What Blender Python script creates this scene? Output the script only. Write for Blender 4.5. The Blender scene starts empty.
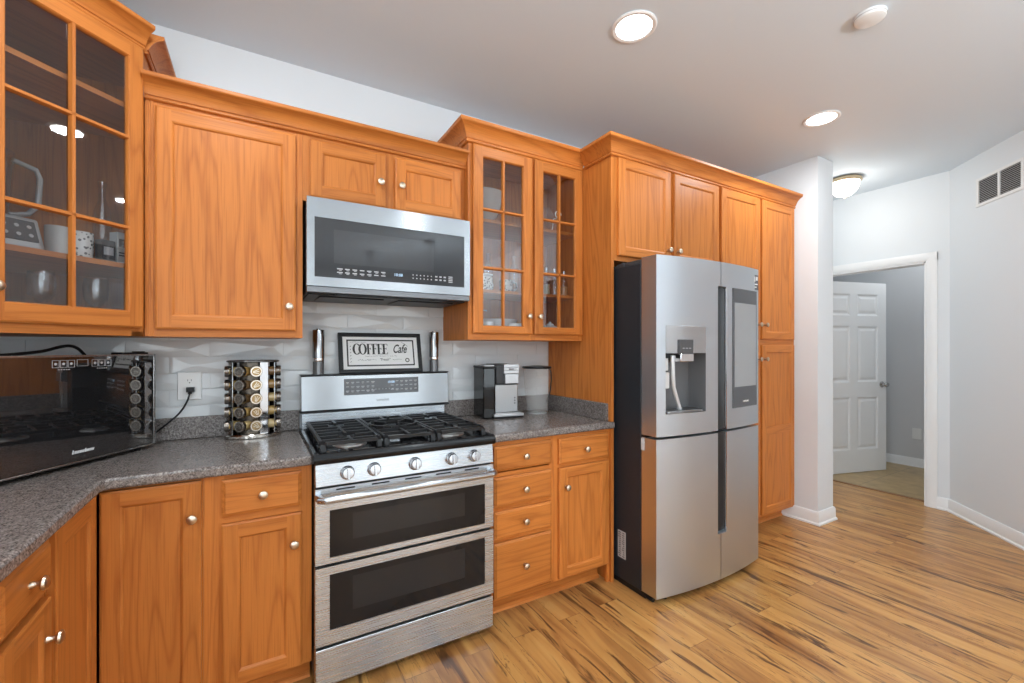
import bpy, bmesh, math, random
from mathutils import Vector, Matrix
random.seed(7)
PI = math.pi
sc = bpy.context.scene
COL = sc.collection

# ------------------------------------------------------------------ camera, world, light, exposure
CAM_H = 1.3277
CAM_Y = -2.4957
cam_d = bpy.data.cameras.new('camera')
cam = bpy.data.objects.new('camera', cam_d)
COL.objects.link(cam)
cam.location = (0, CAM_Y, CAM_H)
cam.rotation_euler = (math.radians(90), 0, -0.5248)
cam_d.sensor_width = 36.0
cam_d.lens = 438.423 / 1024 * 36.0
cam_d.shift_y = (348.4625 - 341.5) / 1024
cam_d.clip_start = 0.02
sc.camera = cam

w = bpy.data.worlds.new('world')
sc.world = w
w.use_nodes = True
w.node_tree.nodes['Background'].inputs[0].default_value = (0.80, 0.92, 1.0, 1)
w.node_tree.nodes['Background'].inputs[1].default_value = 1.3

vs = sc.view_settings
vs.view_transform = 'Standard'
vs.look = 'None'
vs.exposure = 0.50
vs.gamma = 1.0
vs.use_curve_mapping = False
try:
    sc.cycles.use_denoising = True
    sc.cycles.max_bounces = 10
    sc.cycles.diffuse_bounces = 5
    sc.cycles.transparent_max_bounces = 12
    sc.cycles.sample_clamp_indirect = 6.0
    sc.cycles.caustics_reflective = False
    sc.cycles.caustics_refractive = False
except Exception:
    pass

CEIL = 2.777


def area(name, loc, target, sx, sy, power, col=(1, 1, 1)):
    d = bpy.data.lights.new(name, 'AREA')
    d.shape = 'RECTANGLE'
    d.size, d.size_y = sx, sy
    d.energy = power
    d.color = col
    o = bpy.data.objects.new(name, d)
    COL.objects.link(o)
    o.location = loc
    o.rotation_euler = (Vector(target) - Vector(loc)).to_track_quat('-Z', 'Y').to_euler()
    return o


# fill lights added at the two rear windows and the left window (the openings are built below)
area('window_fill_rear', (0.0, -6.92, 1.45), (0.0, 0, 1.3), 1.7, 1.9, 16, (0.88, 0.955, 1.0))
area('window_fill_side', (2.2, -6.92, 1.45), (2.2, 0, 1.3), 1.7, 1.9, 15, (0.88, 0.955, 1.0))
area('window_fill_left', (-1.2, -3.6, 1.45), (3, -3.2, 1.2), 1.5, 1.9, 34, (0.88, 0.955, 1.0))

# ------------------------------------------------------------------ helpers


class MB:
    """collects simple shapes that become ONE mesh"""

    def __init__(s):
        s.v = []
        s.f = []
        s.m = []
        s.mat = None

    def pts(s, pts):
        i = len(s.v)
        for p in pts:
            q = Vector(p)
            if s.mat is not None:
                q = s.mat @ q
            s.v.append(q)
        return i

    def face(s, idx, m=0):
        s.f.append(idx)
        s.m.append(m)

    def quad(s, pts, m=0):
        i = s.pts(pts)
        s.face(list(range(i, i + len(pts))), m)

    def box(s, x0, x1, y0, y1, z0, z1, m=0):
        i = s.pts([(x0, y0, z0), (x1, y0, z0), (x1, y1, z0), (x0, y1, z0),
                   (x0, y0, z1), (x1, y0, z1), (x1, y1, z1), (x0, y1, z1)])
        for q in ((0, 3, 2, 1), (4, 5, 6, 7), (0, 1, 5, 4), (1, 2, 6, 5), (2, 3, 7, 6), (3, 0, 4, 7)):
            s.face([i + k for k in q], m)

    def prism(s, poly, axis, a0, a1, m=0):
        """poly of 2D points extruded along axis: 'x' poly=(y,z), 'y' poly=(x,z), 'z' poly=(x,y)"""
        def P(a, p):
            return {'x': (a, p[0], p[1]), 'y': (p[0], a, p[1]), 'z': (p[0], p[1], a)}[axis]
        n = len(poly)
        i = s.pts([P(a0, p) for p in poly])
        j = s.pts([P(a1, p) for p in poly])
        s.face([i + k for k in range(n)], m)
        s.face([j + n - 1 - k for k in range(n)], m)
        for k in range(n):
            l = (k + 1) % n
            s.face([i + k, j + k, j + l, i + l], m)

    def tube(s, pts, r, n=10, m=0, caps=True):
        pts = [Vector(p) for p in pts]
        rings = []
        up = None
        for k, p in enumerate(pts):
            t = (pts[min(k + 1, len(pts) - 1)] - pts[max(k - 1, 0)]).normalized()
            if up is None:
                up = Vector((0, 0, 1)) if abs(t.z) < 0.9 else Vector((1, 0, 0))
            a = t.cross(up).normalized()
            b = a.cross(t).normalized()
            up = b
            rr = r[k] if isinstance(r, (list, tuple)) else r
            rings.append(s.pts([p + (a * math.cos(2 * PI * q / n) + b * math.sin(2 * PI * q / n)) * rr for q in range(n)]))
        for k in range(len(rings) - 1):
            for q in range(n):
                e = (q + 1) % n
                s.face([rings[k] + q, rings[k] + e, rings[k + 1] + e, rings[k + 1] + q], m)
        if caps:
            s.face([rings[0] + q for q in range(n)], m)
            s.face([rings[-1] + n - 1 - q for q in range(n)], m)

    def lathe(s, prof, o=(0, 0, 0), d=(0, 0, 1), n=24, m=0, sx=1.0, sy=1.0):
        """prof: list of (radius, distance along d)"""
        o = Vector(o)
        d = Vector(d).normalized()
        a = d.orthogonal().normalized() if abs(d.z) < 0.99 else Vector((1, 0, 0))
        b = d.cross(a).normalized()
        rings = []
        for r, h in prof:
            if r < 1e-6:
                rings.append((s.pts([o + d * h]), 1))
            else:
                rings.append((s.pts([o + d * h + a * (r * sx * math.cos(2 * PI * q / n)) + b * (r * sy * math.sin(2 * PI * q / n)) for q in range(n)]), n))
        for (i, c), (j, e) in zip(rings[:-1], rings[1:]):
            for q in range(n):
                q2 = (q + 1) % n
                if c == 1 and e == 1:
                    break
                if c == 1:
                    s.face([i, j + q2, j + q], m)
                elif e == 1:
                    s.face([i + q, i + q2, j], m)
                else:
                    s.face([i + q, i + q2, j + q2, j + q], m)

    def sweep(s, prof, path, m=0):
        """moulding: prof (out,z) closed outline, path horizontal polyline, out = right of travel"""
        path = [Vector((p[0], p[1])) for p in path]
        z0 = 0.0
        n = len(prof)
        rings = []
        for k, p in enumerate(path):
            ds = []
            if k > 0:
                ds.append((path[k] - path[k - 1]).normalized())
            if k < len(path) - 1:
                ds.append((path[k + 1] - path[k]).normalized())
            ns = [Vector((d.y, -d.x)) for d in ds]
            if len(ns) == 2:
                b = (ns[0] + ns[1]).normalized()
                b = b / max(0.2, b.dot(ns[0]))
            else:
                b = ns[0]
            rings.append(s.pts([(p.x + b.x * o, p.y + b.y * o, z + z0) for o, z in prof]))
        for k in range(len(rings) - 1):
            for q in range(n):
                e = (q + 1) % n
                s.face([rings[k] + q, rings[k] + e, rings[k + 1] + e, rings[k + 1] + q], m)
        s.face([rings[0] + q for q in range(n)], m)
        s.face([rings[-1] + n - 1 - q for q in range(n)], m)

    def build(s, name, mats, parent=None, bevel=0.0, smooth=35, loc=None, rot=None, seg=2):
        me = bpy.data.meshes.new(name)
        me.from_pydata([tuple(v) for v in s.v], [], s.f)
        if not isinstance(mats, (list, tuple)):
            mats = [mats]
        for mt in mats:
            me.materials.append(mt)
        for p, mi in zip(me.polygons, s.m):
            p.material_index = min(mi, len(mats) - 1)
        bm = bmesh.new()
        bm.from_mesh(me)
        bmesh.ops.recalc_face_normals(bm, faces=bm.faces)
        for f in bm.faces:
            f.smooth = True
        bm.to_mesh(me)
        bm.free()
        me.set_sharp_from_angle(angle=math.radians(smooth))
        o = bpy.data.objects.new(name, me)
        COL.objects.link(o)
        if parent is not None:
            o.parent = parent
        if loc is not None:
            o.location = loc
        if rot is not None:
            o.rotation_euler = rot
        if bevel > 0:
            b = o.modifiers.new('bevel', 'BEVEL')
            b.width = bevel
            b.segments = seg
            b.limit_method = 'ANGLE'
            b.angle_limit = math.radians(50)
        return o


def thing(name, label, cat, loc=(0, 0, 0), rz=0.0, group=None):
    o = bpy.data.objects.new(name, None)
    o.empty_display_size = 0.05
    COL.objects.link(o)
    o.location = loc
    o.rotation_euler = (0, 0, rz)
    return tag(o, label, cat, group)


def tag(o, label, cat, group=None):
    o['label'] = label
    o['category'] = cat
    if group:
        o['group'] = group
    return o


def struct(o):
    o['kind'] = 'structure'
    return o


def copy_tree(o, parent=None):
    c = o.copy()
    COL.objects.link(c)
    c.parent = parent
    for ch in list(o.children):
        copy_tree(ch, c)
    return c


def text(name, body, size, mat, parent=None, M=None, depth=0.0006, shear=0.0, align='CENTER', spacing=1.0, xs=1.0, bold=0.0):
    """lettering as a mesh lying in local XZ facing -Y after M"""
    cu = bpy.data.curves.new(name, 'FONT')
    cu.body = body
    cu.size = size
    cu.extrude = depth
    cu.offset = bold
    cu.shear = shear
    cu.align_x = align
    cu.align_y = 'CENTER'
    cu.space_character = spacing
    cu.resolution_u = 3
    tmp = bpy.data.objects.new(name + '_tmp', cu)
    COL.objects.link(tmp)
    bpy.context.view_layer.update()
    me = bpy.data.meshes.new_from_object(tmp.evaluated_get(bpy.context.evaluated_depsgraph_get()))
    bpy.data.objects.remove(tmp)
    bpy.data.curves.remove(cu)
    me.transform(Matrix.Rotation(PI / 2, 4, 'X') @ Matrix.Diagonal((xs, 1, 1, 1)))
    if M is not None:
        me.transform(M)
    me.materials.clear()
    me.materials.append(mat)
    me.name = name
    o = bpy.data.objects.new(name, me)
    COL.objects.link(o)
    if parent is not None:
        o.parent = parent
    return o


T = Matrix.Translation

# ------------------------------------------------------------------ materials


def new_mat(name):
    m = bpy.data.materials.new(name)
    m.use_nodes = True
    nt = m.node_tree
    return m, nt, nt.nodes['Principled BSDF']


def simple(name, col, rough=0.5, metal=0.0, spec=0.5, emis=None, coat=0.0):
    m, nt, b = new_mat(name)
    b.inputs['Base Color'].default_value = (*col, 1)
    b.inputs['Roughness'].default_value = rough
    b.inputs['Metallic'].default_value = metal
    b.inputs['Specular IOR Level'].default_value = spec
    b.inputs['Coat Weight'].default_value = coat
    b.inputs['Coat Roughness'].default_value = 0.08
    if emis:
        b.inputs['Emission Color'].default_value = (*emis[0], 1)
        b.inputs['Emission Strength'].default_value = emis[1]
    return m


def N(nt, t, **kw):
    n = nt.nodes.new(t)
    for k, v in kw.items():
        if hasattr(n, k):
            setattr(n, k, v)
        else:
            n.inputs[k].default_value = v
    return n


def ramp(nt, stops):
    r = nt.nodes.new('ShaderNodeValToRGB')
    e = r.color_ramp.elements
    while len(e) < len(stops):
        e.new(0.5)
    for k, (p, c) in enumerate(stops):
        e[k].position = p
        e[k].color = (*c, 1)
    return r


def wood(name, axis, base=(0.53, 0.178, 0.036)):
    """honey oak; grain stretched along the local axis"""
    m, nt, b = new_mat(name)
    L = nt.links
    tc = N(nt, 'ShaderNodeTexCoord')
    oi = N(nt, 'ShaderNodeObjectInfo')
    off = N(nt, 'ShaderNodeVectorMath', operation='SCALE')
    cmb = N(nt, 'ShaderNodeCombineXYZ')
    mul = N(nt, 'ShaderNodeMath', operation='MULTIPLY')
    mul.inputs[1].default_value = 37.0
    L.new(oi.outputs['Random'], mul.inputs[0])
    for k in range(3):
        L.new(mul.outputs[0], cmb.inputs[k])
    add = N(nt, 'ShaderNodeVectorMath', operation='ADD')
    L.new(tc.outputs['Object'], add.inputs[0])
    L.new(cmb.outputs[0], add.inputs[1])
    mp = N(nt, 'ShaderNodeMapping')
    st = {'x': (0.8, 9, 9), 'z': (9, 9, 0.8), 'y': (9, 0.8, 9)}[axis]
    mp.inputs['Scale'].default_value = st
    L.new(add.outputs[0], mp.inputs[0])
    n1 = N(nt, 'ShaderNodeTexNoise')
    n1.inputs['Scale'].default_value = 1.0
    n1.inputs['Detail'].default_value = 2.0
    n1.inputs['Distortion'].default_value = 0.4
    L.new(mp.outputs[0], n1.inputs['Vector'])
    # growth rings out of the slow noise
    wv = N(nt, 'ShaderNodeMath', operation='MULTIPLY')
    wv.inputs[1].default_value = 15.0
    L.new(n1.outputs[0], wv.inputs[0])
    fr = N(nt, 'ShaderNodeMath', operation='PINGPONG')
    fr.inputs[1].default_value = 1.0
    L.new(wv.outputs[0], fr.inputs[0])
    # fine pores
    mp2 = N(nt, 'ShaderNodeMapping')
    st2 = {'x': (5, 260, 260), 'z': (260, 260, 5), 'y': (260, 5, 260)}[axis]
    mp2.inputs['Scale'].default_value = st2
    L.new(add.outputs[0], mp2.inputs[0])
    n2 = N(nt, 'ShaderNodeTexNoise')
    n2.inputs['Scale'].default_value = 1.0
    n2.inputs['Detail'].default_value = 3.0
    L.new(mp2.outputs[0], n2.inputs['Vector'])
    c1 = ramp(nt, [(0.0, tuple(x * 1.06 for x in base)), (0.6, base), (1.0, (base[0] * .83, base[1] * .76, base[2] * .70))])
    L.new(fr.outputs[0], c1.inputs[0])
    c2 = ramp(nt, [(0.30, (0.70, 0.62, 0.56)), (0.48, (1, 1, 1)), (0.75, (1.05, 1.05, 1.05))])
    L.new(n2.outputs[0], c2.inputs[0])
    mx = N(nt, 'ShaderNodeMix', data_type='RGBA', blend_type='MULTIPLY')
    mx.inputs[0].default_value = 0.6
    L.new(c1.outputs[0], mx.inputs[6])
    L.new(c2.outputs[0], mx.inputs[7])
    hs = N(nt, 'ShaderNodeHueSaturation')
    mr = N(nt, 'ShaderNodeMapRange')
    mr.inputs[3].default_value = 0.9
    mr.inputs[4].default_value = 1.1
    L.new(oi.outputs['Random'], mr.inputs[0])
    L.new(mr.outputs[0], hs.inputs['Value'])
    L.new(mx.outputs[2], hs.inputs['Color'])
    L.new(hs.outputs[0], b.inputs['Base Color'])
    b.inputs['Roughness'].default_value = 0.42
    b.inputs['Specular IOR Level'].default_value = 0.27
    bp = N(nt, 'ShaderNodeBump')
    bp.inputs['Strength'].default_value = 0.06
    bp.inputs['Distance'].default_value = 0.002
    L.new(n2.outputs[0], bp.inputs['Height'])
    L.new(bp.outputs[0], b.inputs['Normal'])
    return m


WV = wood('oak_vertical', 'z')
WH = wood('oak_horizontal', 'x')
WY = wood('oak_depthwise', 'y')
W3 = [WV, WH, WY]
WDARK = simple('oak_kick_shadow_side', (0.18, 0.075, 0.028), 0.5)


def steel(name, axis='x', col=(0.35, 0.365, 0.38), rough=0.22):
    m, nt, b = new_mat(name)
    L = nt.links
    tc = N(nt, 'ShaderNodeTexCoord')
    mp = N(nt, 'ShaderNodeMapping')
    mp.inputs['Scale'].default_value = {'x': (1.5, 260, 260), 'z': (260, 260, 1.5)}[axis]
    L.new(tc.outputs['Object'], mp.inputs[0])
    n = N(nt, 'ShaderNodeTexNoise')
    n.inputs['Scale'].default_value = 1.0
    n.inputs['Detail'].default_value = 2.0
    L.new(mp.outputs[0], n.inputs['Vector'])
    mr = N(nt, 'ShaderNodeMapRange')
    mr.inputs[3].default_value = rough - 0.03
    mr.inputs[4].default_value = rough + 0.04
    L.new(n.outputs[0], mr.inputs[0])
    L.new(mr.outputs[0], b.inputs['Roughness'])
    b.inputs['Base Color'].default_value = (*col, 1)
    b.inputs['Metallic'].default_value = 1.0
    b.inputs['Anisotropic'].default_value = 0.8
    tg = N(nt, 'ShaderNodeCombineXYZ')
    tg.inputs[2].default_value = 1.0
    L.new(tg.outputs[0], b.inputs['Tangent'])
    bp = N(nt, 'ShaderNodeBump')
    bp.inputs['Strength'].default_value = 0.008
    bp.inputs['Distance'].default_value = 0.001
    L.new(n.outputs[0], bp.inputs['Height'])
    L.new(bp.outputs[0], b.inputs['Normal'])
    return m


STEEL = steel('brushed_steel_range', 'x', (0.54, 0.575, 0.61), 0.27)
STEELM = steel('brushed_steel_microwave', 'x', (0.33, 0.345, 0.36), 0.22)
STEELV = steel('brushed_steel_fridge', 'z', (0.63, 0.675, 0.72), 0.36)
KNOBSTEEL = simple('knob_steel', (0.50, 0.50, 0.51), 0.22, 1.0)
CHROME = simple('chrome', (0.78, 0.78, 0.79), 0.06, 1.0)
SMOKYCHROME = simple('smoky_chrome', (0.62, 0.58, 0.53), 0.10, 1.0)
NICKEL = simple('satin_nickel', (0.62, 0.52, 0.41), 0.28, 1.0)
BLACKGLASS = simple('black_glass', (0.012, 0.012, 0.013), 0.02, 0.0, 0.5)
BLACKGLASS.node_tree.nodes['Principled BSDF'].inputs['IOR'].default_value = 2.4
OVENGLASS = simple('oven_window_glass', (0.010, 0.010, 0.011), 0.06, 0.0, 0.35)
MWGLASS = simple('microwave_glass', (0.022, 0.022, 0.024), 0.05, 0.0, 0.5)
BLACK = simple('black_plastic', (0.008, 0.008, 0.009), 0.4, 0.0, 0.3)
IRON = simple('cast_iron', (0.010, 0.010, 0.011), 0.38, 0.0, 0.35)
ENAMEL = simple('black_enamel', (0.006, 0.006, 0.007), 0.14, 0.0, 0.3)
DARKGREY = simple('dark_grey_plastic', (0.045, 0.045, 0.048), 0.4, 0.0, .35)
MIDGREY = simple('mid_grey_plastic', (0.22, 0.22, 0.225), 0.4)
FRIDGESIDE = simple('fridge_side_charcoal', (0.018, 0.021, 0.026), 0.42, 0.0, 0.35)
SCREEN = simple('hub_screen', (0.30, 0.31, 0.32), 0.16)
SCREENRIM = simple('hub_screen_rim', (0.075, 0.080, 0.088), 0.14)
PRINTGREY = simple('print_grey', (0.42, 0.42, 0.43), 0.5)
PRINTWHITE = simple('print_white', (0.8, 0.8, 0.8), 0.5)
PRINTBLACK = simple('print_black', (0.02, 0.02, 0.02), 0.6)
LEDBLUE = simple('display_digits', (0.3, 0.45, 0.6), 0.4, emis=((0.55, 0.75, 1.0), 0.5))
PAPER = simple('sign_paper', (0.76, 0.76, 0.75), 0.6)
WHITEPL = simple('white_plastic', (0.80, 0.80, 0.79), 0.35)
CERAMIC = simple('white_ceramic', (0.85, 0.85, 0.83), 0.15)
TRIMW = simple('white_trim_paint', (0.83, 0.83, 0.83), 0.35)
DOORW = simple('white_door_paint', (0.80, 0.80, 0.80), 0.38)
LAMPGLASS = simple('lit_lamp_glass', (1, 1, 1), 0.4, emis=((1.0, 0.98, 0.95), 7.0))
BOWLGLASS = simple('lit_frosted_bowl', (1, 1, 1), 0.4, emis=((1.0, 0.95, 0.86), 4.0))
BRASS = simple('aged_brass', (0.60, 0.48, 0.32), 0.35, 1.0)


def paint(name, col, rough=0.55, bump=0.05):
    m, nt, b = new_mat(name)
    L = nt.links
    tc = N(nt, 'ShaderNodeTexCoord')
    n = N(nt, 'ShaderNodeTexNoise')
    n.inputs['Scale'].default_value = 180
    n.inputs['Detail'].default_value = 2
    L.new(tc.outputs['Object'], n.inputs['Vector'])
    bp = N(nt, 'ShaderNodeBump')
    bp.inputs['Strength'].default_value = bump
    bp.inputs['Distance'].default_value = 0.002
    L.new(n.outputs[0], bp.inputs['Height'])
    L.new(bp.outputs[0], b.inputs['Normal'])
    b.inputs['Base Color'].default_value = (*col, 1)
    b.inputs['Roughness'].default_value = rough
    return m


WALL = paint('wall_paint_white', (0.735, 0.765, 0.79))
CEILP = paint('ceiling_paint', (0.675, 0.745, 0.805), 0.7)


def thin_glass(name, tint=(1, 1, 1), rough=0.02, refl=1.0, base=0.04):
    m = bpy.data.materials.new(name)
    m.use_nodes = True
    nt = m.node_tree
    nt.nodes.clear()
    L = nt.links
    out = N(nt, 'ShaderNodeOutputMaterial')
    tr = N(nt, 'ShaderNodeBsdfTransparent')
    tr.inputs[0].default_value = (*tint, 1)
    gl = N(nt, 'ShaderNodeBsdfGlossy')
    gl.inputs['Roughness'].default_value = rough
    lw = N(nt, 'ShaderNodeLayerWeight')
    lw.inputs[0].default_value = 0.5
    fr = N(nt, 'ShaderNodeMath', operation='POWER')
    fr.inputs[1].default_value = 5.0
    L.new(lw.outputs['Facing'], fr.inputs[0])
    mr = N(nt, 'ShaderNodeMapRange')
    mr.inputs[1].default_value = 0.0
    mr.inputs[2].default_value = 1.0
    mr.inputs[3].default_value = base
    mr.inputs[4].default_value = refl
    L.new(fr.outputs[0], mr.inputs[0])
    mx = N(nt, 'ShaderNodeMixShader')
    L.new(mr.outputs[0], mx.inputs[0])
    L.new(tr.outputs[0], mx.inputs[1])
    L.new(gl.outputs[0], mx.inputs[2])
    L.new(mx.outputs[0], out.inputs[0])
    return m


def frosted(name, amount):
    m = bpy.data.materials.new(name)
    m.use_nodes = True
    nt = m.node_tree
    nt.nodes.clear()
    out = N(nt, 'ShaderNodeOutputMaterial')
    tr = N(nt, 'ShaderNodeBsdfTransparent')
    df = N(nt, 'ShaderNodeBsdfPrincipled')
    df.inputs['Base Color'].default_value = (.85, .85, .83, 1)
    df.inputs['Roughness'].default_value = .15
    mx = N(nt, 'ShaderNodeMixShader')
    mx.inputs[0].default_value = amount
    nt.links.new(tr.outputs[0], mx.inputs[1])
    nt.links.new(df.outputs[0], mx.inputs[2])
    nt.links.new(mx.outputs[0], out.inputs[0])
    return m


FROST = frosted('frosted_bowl_glass', .34)
HAZE = frosted('hazy_dome_glass', .10)
GLASS = thin_glass('cabinet_glass', (0.76, 0.78, 0.80), 0.02, 1.0, 0.14)
JARGLASS = thin_glass('clear_jar_glass', (0.93, 0.935, 0.935), 0.06, 1.0, 0.18)
SMOKEGLASS = thin_glass('smoky_tank_plastic', (0.20, 0.20, 0.21), 0.05, 1.0, 0.05)
SPICE_COLS = [(0.30, 0.17, 0.05), (0.42, 0.27, 0.09), (0.16, 0.09, 0.04), (0.50, 0.36, 0.16), (0.22, 0.13, 0.06)]
SPICES = [simple('spice_fill_%s' % n, c, 0.25, 0.0, 0.6, coat=0.6) for n, c in zip(('brown', 'amber', 'umber', 'gold', 'chestnut'), SPICE_COLS)]


def counter_mat():
    m, nt, b = new_mat('speckled_grey_counter')
    L = nt.links
    tc = N(nt, 'ShaderNodeTexCoord')
    n = N(nt, 'ShaderNodeTexNoise')
    n.inputs['Scale'].default_value = 210
    n.inputs['Detail'].default_value = 2
    L.new(tc.outputs['Object'], n.inputs['Vector'])
    n3 = N(nt, 'ShaderNodeTexNoise')
    n3.inputs['Scale'].default_value = 95
    n3.inputs['Detail'].default_value = 1
    L.new(tc.outputs['Object'], n3.inputs['Vector'])
    r = ramp(nt, [(0.34, (0.075, 0.062, 0.056)), (0.47, (0.165, 0.143, 0.132)), (0.60, (0.225, 0.196, 0.182)), (0.72, (0.34, 0.305, 0.285))])
    ad = N(nt, 'ShaderNodeMath', operation='ADD')
    L.new(n.outputs[0], ad.inputs[0])
    sb = N(nt, 'ShaderNodeMath', operation='MULTIPLY_ADD')
    sb.inputs[1].default_value = 0.5
    sb.inputs[2].default_value = -0.25
    L.new(n3.outputs[0], sb.inputs[0])
    L.new(sb.outputs[0], ad.inputs[1])
    L.new(ad.outputs[0], r.inputs[0])
    L.new(r.outputs[0], b.inputs['Base Color'])
    b.inputs['Roughness'].default_value = 0.24
    return m


COUNTER = counter_mat()


def floor_mat():
    m, nt, b = new_mat('tigerwood_plank_floor')
    L = nt.links
    tc = N(nt, 'ShaderNodeTexCoord')
    # planks run along world Y: swap so brick rows run along Y
    mp = N(nt, 'ShaderNodeMapping')
    mp.inputs['Rotation'].default_value = (0, 0, PI / 2)
    L.new(tc.outputs['Object'], mp.inputs[0])
    br = N(nt, 'ShaderNodeTexBrick')
    br.offset = 0.37
    br.offset_frequency = 2
    br.inputs['Color1'].default_value = (0.0, 0.0, 0.0, 1)
    br.inputs['Color2'].default_value = (1, 1, 1, 1)
    br.inputs['Mortar'].default_value = (0.5, 0.5, 0.5, 1)
    br.inputs['Scale'].default_value = 1.0
    br.inputs['Mortar Size'].default_value = 0.0012
    br.inputs['Mortar Smooth'].default_value = 0.1
    br.inputs['Bias'].default_value = 0.0
    br.inputs['Brick Width'].default_value = 1.21
    br.inputs['Row Height'].default_value = 0.127
    L.new(mp.outputs[0], br.inputs['Vector'])
    # per plank offset
    sp = N(nt, 'ShaderNodeSeparateColor')
    L.new(br.outputs['Color'], sp.inputs[0])
    ofm = N(nt, 'ShaderNodeMath', operation='MULTIPLY')
    ofm.inputs[1].default_value = 23.0
    L.new(sp.outputs[0], ofm.inputs[0])
    cmb = N(nt, 'ShaderNodeCombineXYZ')
    L.new(ofm.outputs[0], cmb.inputs[1])
    L.new(ofm.outputs[0], cmb.inputs[2])
    add = N(nt, 'ShaderNodeVectorMath', operation='ADD')
    L.new(tc.outputs['Object'], add.inputs[0])
    L.new(cmb.outputs[0], add.inputs[1])
    mp2 = N(nt, 'ShaderNodeMapping')
    mp2.inputs['Scale'].default_value = (11, 1.15, 1)
    L.new(add.outputs[0], mp2.inputs[0])
    n1 = N(nt, 'ShaderNodeTexNoise')
    n1.inputs['Scale'].default_value = 1.0
    n1.inputs['Detail'].default_value = 3.0
    n1.inputs['Roughness'].default_value = 0.55
    n1.inputs['Distortion'].default_value = 0.9
    L.new(mp2.outputs[0], n1.inputs['Vector'])
    c1 = ramp(nt, [(0.25, (0.22, 0.082, 0.022)), (0.40, (0.40, 0.178, 0.052)), (0.53, (0.52, 0.255, 0.074)), (0.75, (0.60, 0.335, 0.112))])
    L.new(n1.outputs[0], c1.inputs[0])
    # dark thin streaks
    mp3 = N(nt, 'ShaderNodeMapping')
    mp3.inputs['Scale'].default_value = (19, 2.0, 1)
    mp3.inputs['Location'].default_value = (3.1, 7.7, 0)
    L.new(add.outputs[0], mp3.inputs[0])
    n2 = N(nt, 'ShaderNodeTexNoise')
    n2.inputs['Scale'].default_value = 1.0
    n2.inputs['Detail'].default_value = 4.0
    n2.inputs['Roughness'].default_value = 0.6
    n2.inputs['Distortion'].default_value = 1.3
    L.new(mp3.outputs[0], n2.inputs['Vector'])
    c2 = ramp(nt, [(0.30, (1, 1, 1)), (0.37, (0.75, 0.75, 0.75)), (0.44, (0, 0, 0))])
    L.new(n2.outputs[0], c2.inputs[0])
    # thin vein lines where the noise crosses a level
    vs_ = N(nt, 'ShaderNodeMath', operation='SUBTRACT')
    vs_.inputs[1].default_value = 0.57
    L.new(n2.outputs[0], vs_.inputs[0])
    va = N(nt, 'ShaderNodeMath', operation='ABSOLUTE')
    L.new(vs_.outputs[0], va.inputs[0])
    c3 = ramp(nt, [(0.0, (0.7, 0.7, 0.7)), (0.012, (0, 0, 0))])
    L.new(va.outputs[0], c3.inputs[0])
    mask = N(nt, 'ShaderNodeTexNoise')
    mask.inputs['Scale'].default_value = 2.2
    L.new(add.outputs[0], mask.inputs['Vector'])
    cm = ramp(nt, [(0.48, (0, 0, 0)), (0.58, (1, 1, 1))])
    L.new(mask.outputs[0], cm.inputs[0])
    vm = N(nt, 'ShaderNodeMath', operation='MULTIPLY')
    L.new(c3.outputs[0], vm.inputs[0])
    L.new(cm.outputs[0], vm.inputs[1])
    vx = N(nt, 'ShaderNodeMath', operation='MAXIMUM')
    L.new(c2.outputs[0], vx.inputs[0])
    L.new(vm.outputs[0], vx.inputs[1])
    mx = N(nt, 'ShaderNodeMix', data_type='RGBA')
    mx.inputs[7].default_value = (0.085, 0.034, 0.014, 1)
    L.new(vx.outputs[0], mx.inputs[0])
    L.new(c1.outputs[0], mx.inputs[6])
    # plank tint
    hs = N(nt, 'ShaderNodeHueSaturation')
    mr = N(nt, 'ShaderNodeMapRange')
    mr.inputs[3].default_value = 0.90
    mr.inputs[4].default_value = 1.08
    L.new(sp.outputs[0], mr.inputs[0])
    L.new(mr.outputs[0], hs.inputs['Value'])
    L.new(mx.outputs[2], hs.inputs['Color'])
    # seams
    mx2 = N(nt, 'ShaderNodeMix', data_type='RGBA')
    mx2.inputs[7].default_value = (0.14, 0.06, 0.025, 1)
    sm = N(nt, 'ShaderNodeMath', operation='MULTIPLY')
    sm.inputs[1].default_value = 0.65
    L.new(br.outputs['Fac'], sm.inputs[0])
    L.new(sm.outputs[0], mx2.inputs[0])
    L.new(hs.outputs[0], mx2.inputs[6])
    L.new(mx2.outputs[2], b.inputs['Base Color'])
    b.inputs['Roughness'].default_value = 0.29
    b.inputs['Specular IOR Level'].default_value = 0.5
    bp = N(nt, 'ShaderNodeBump')
    bp.inputs['Strength'].default_value = 0.12
    bp.inputs['Distance'].default_value = 0.001
    bp.invert = True
    L.new(br.outputs['Fac'], bp.inputs['Height'])
    L.new(bp.outputs[0], b.inputs['Normal'])
    return m


FLOOR = floor_mat()


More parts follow.
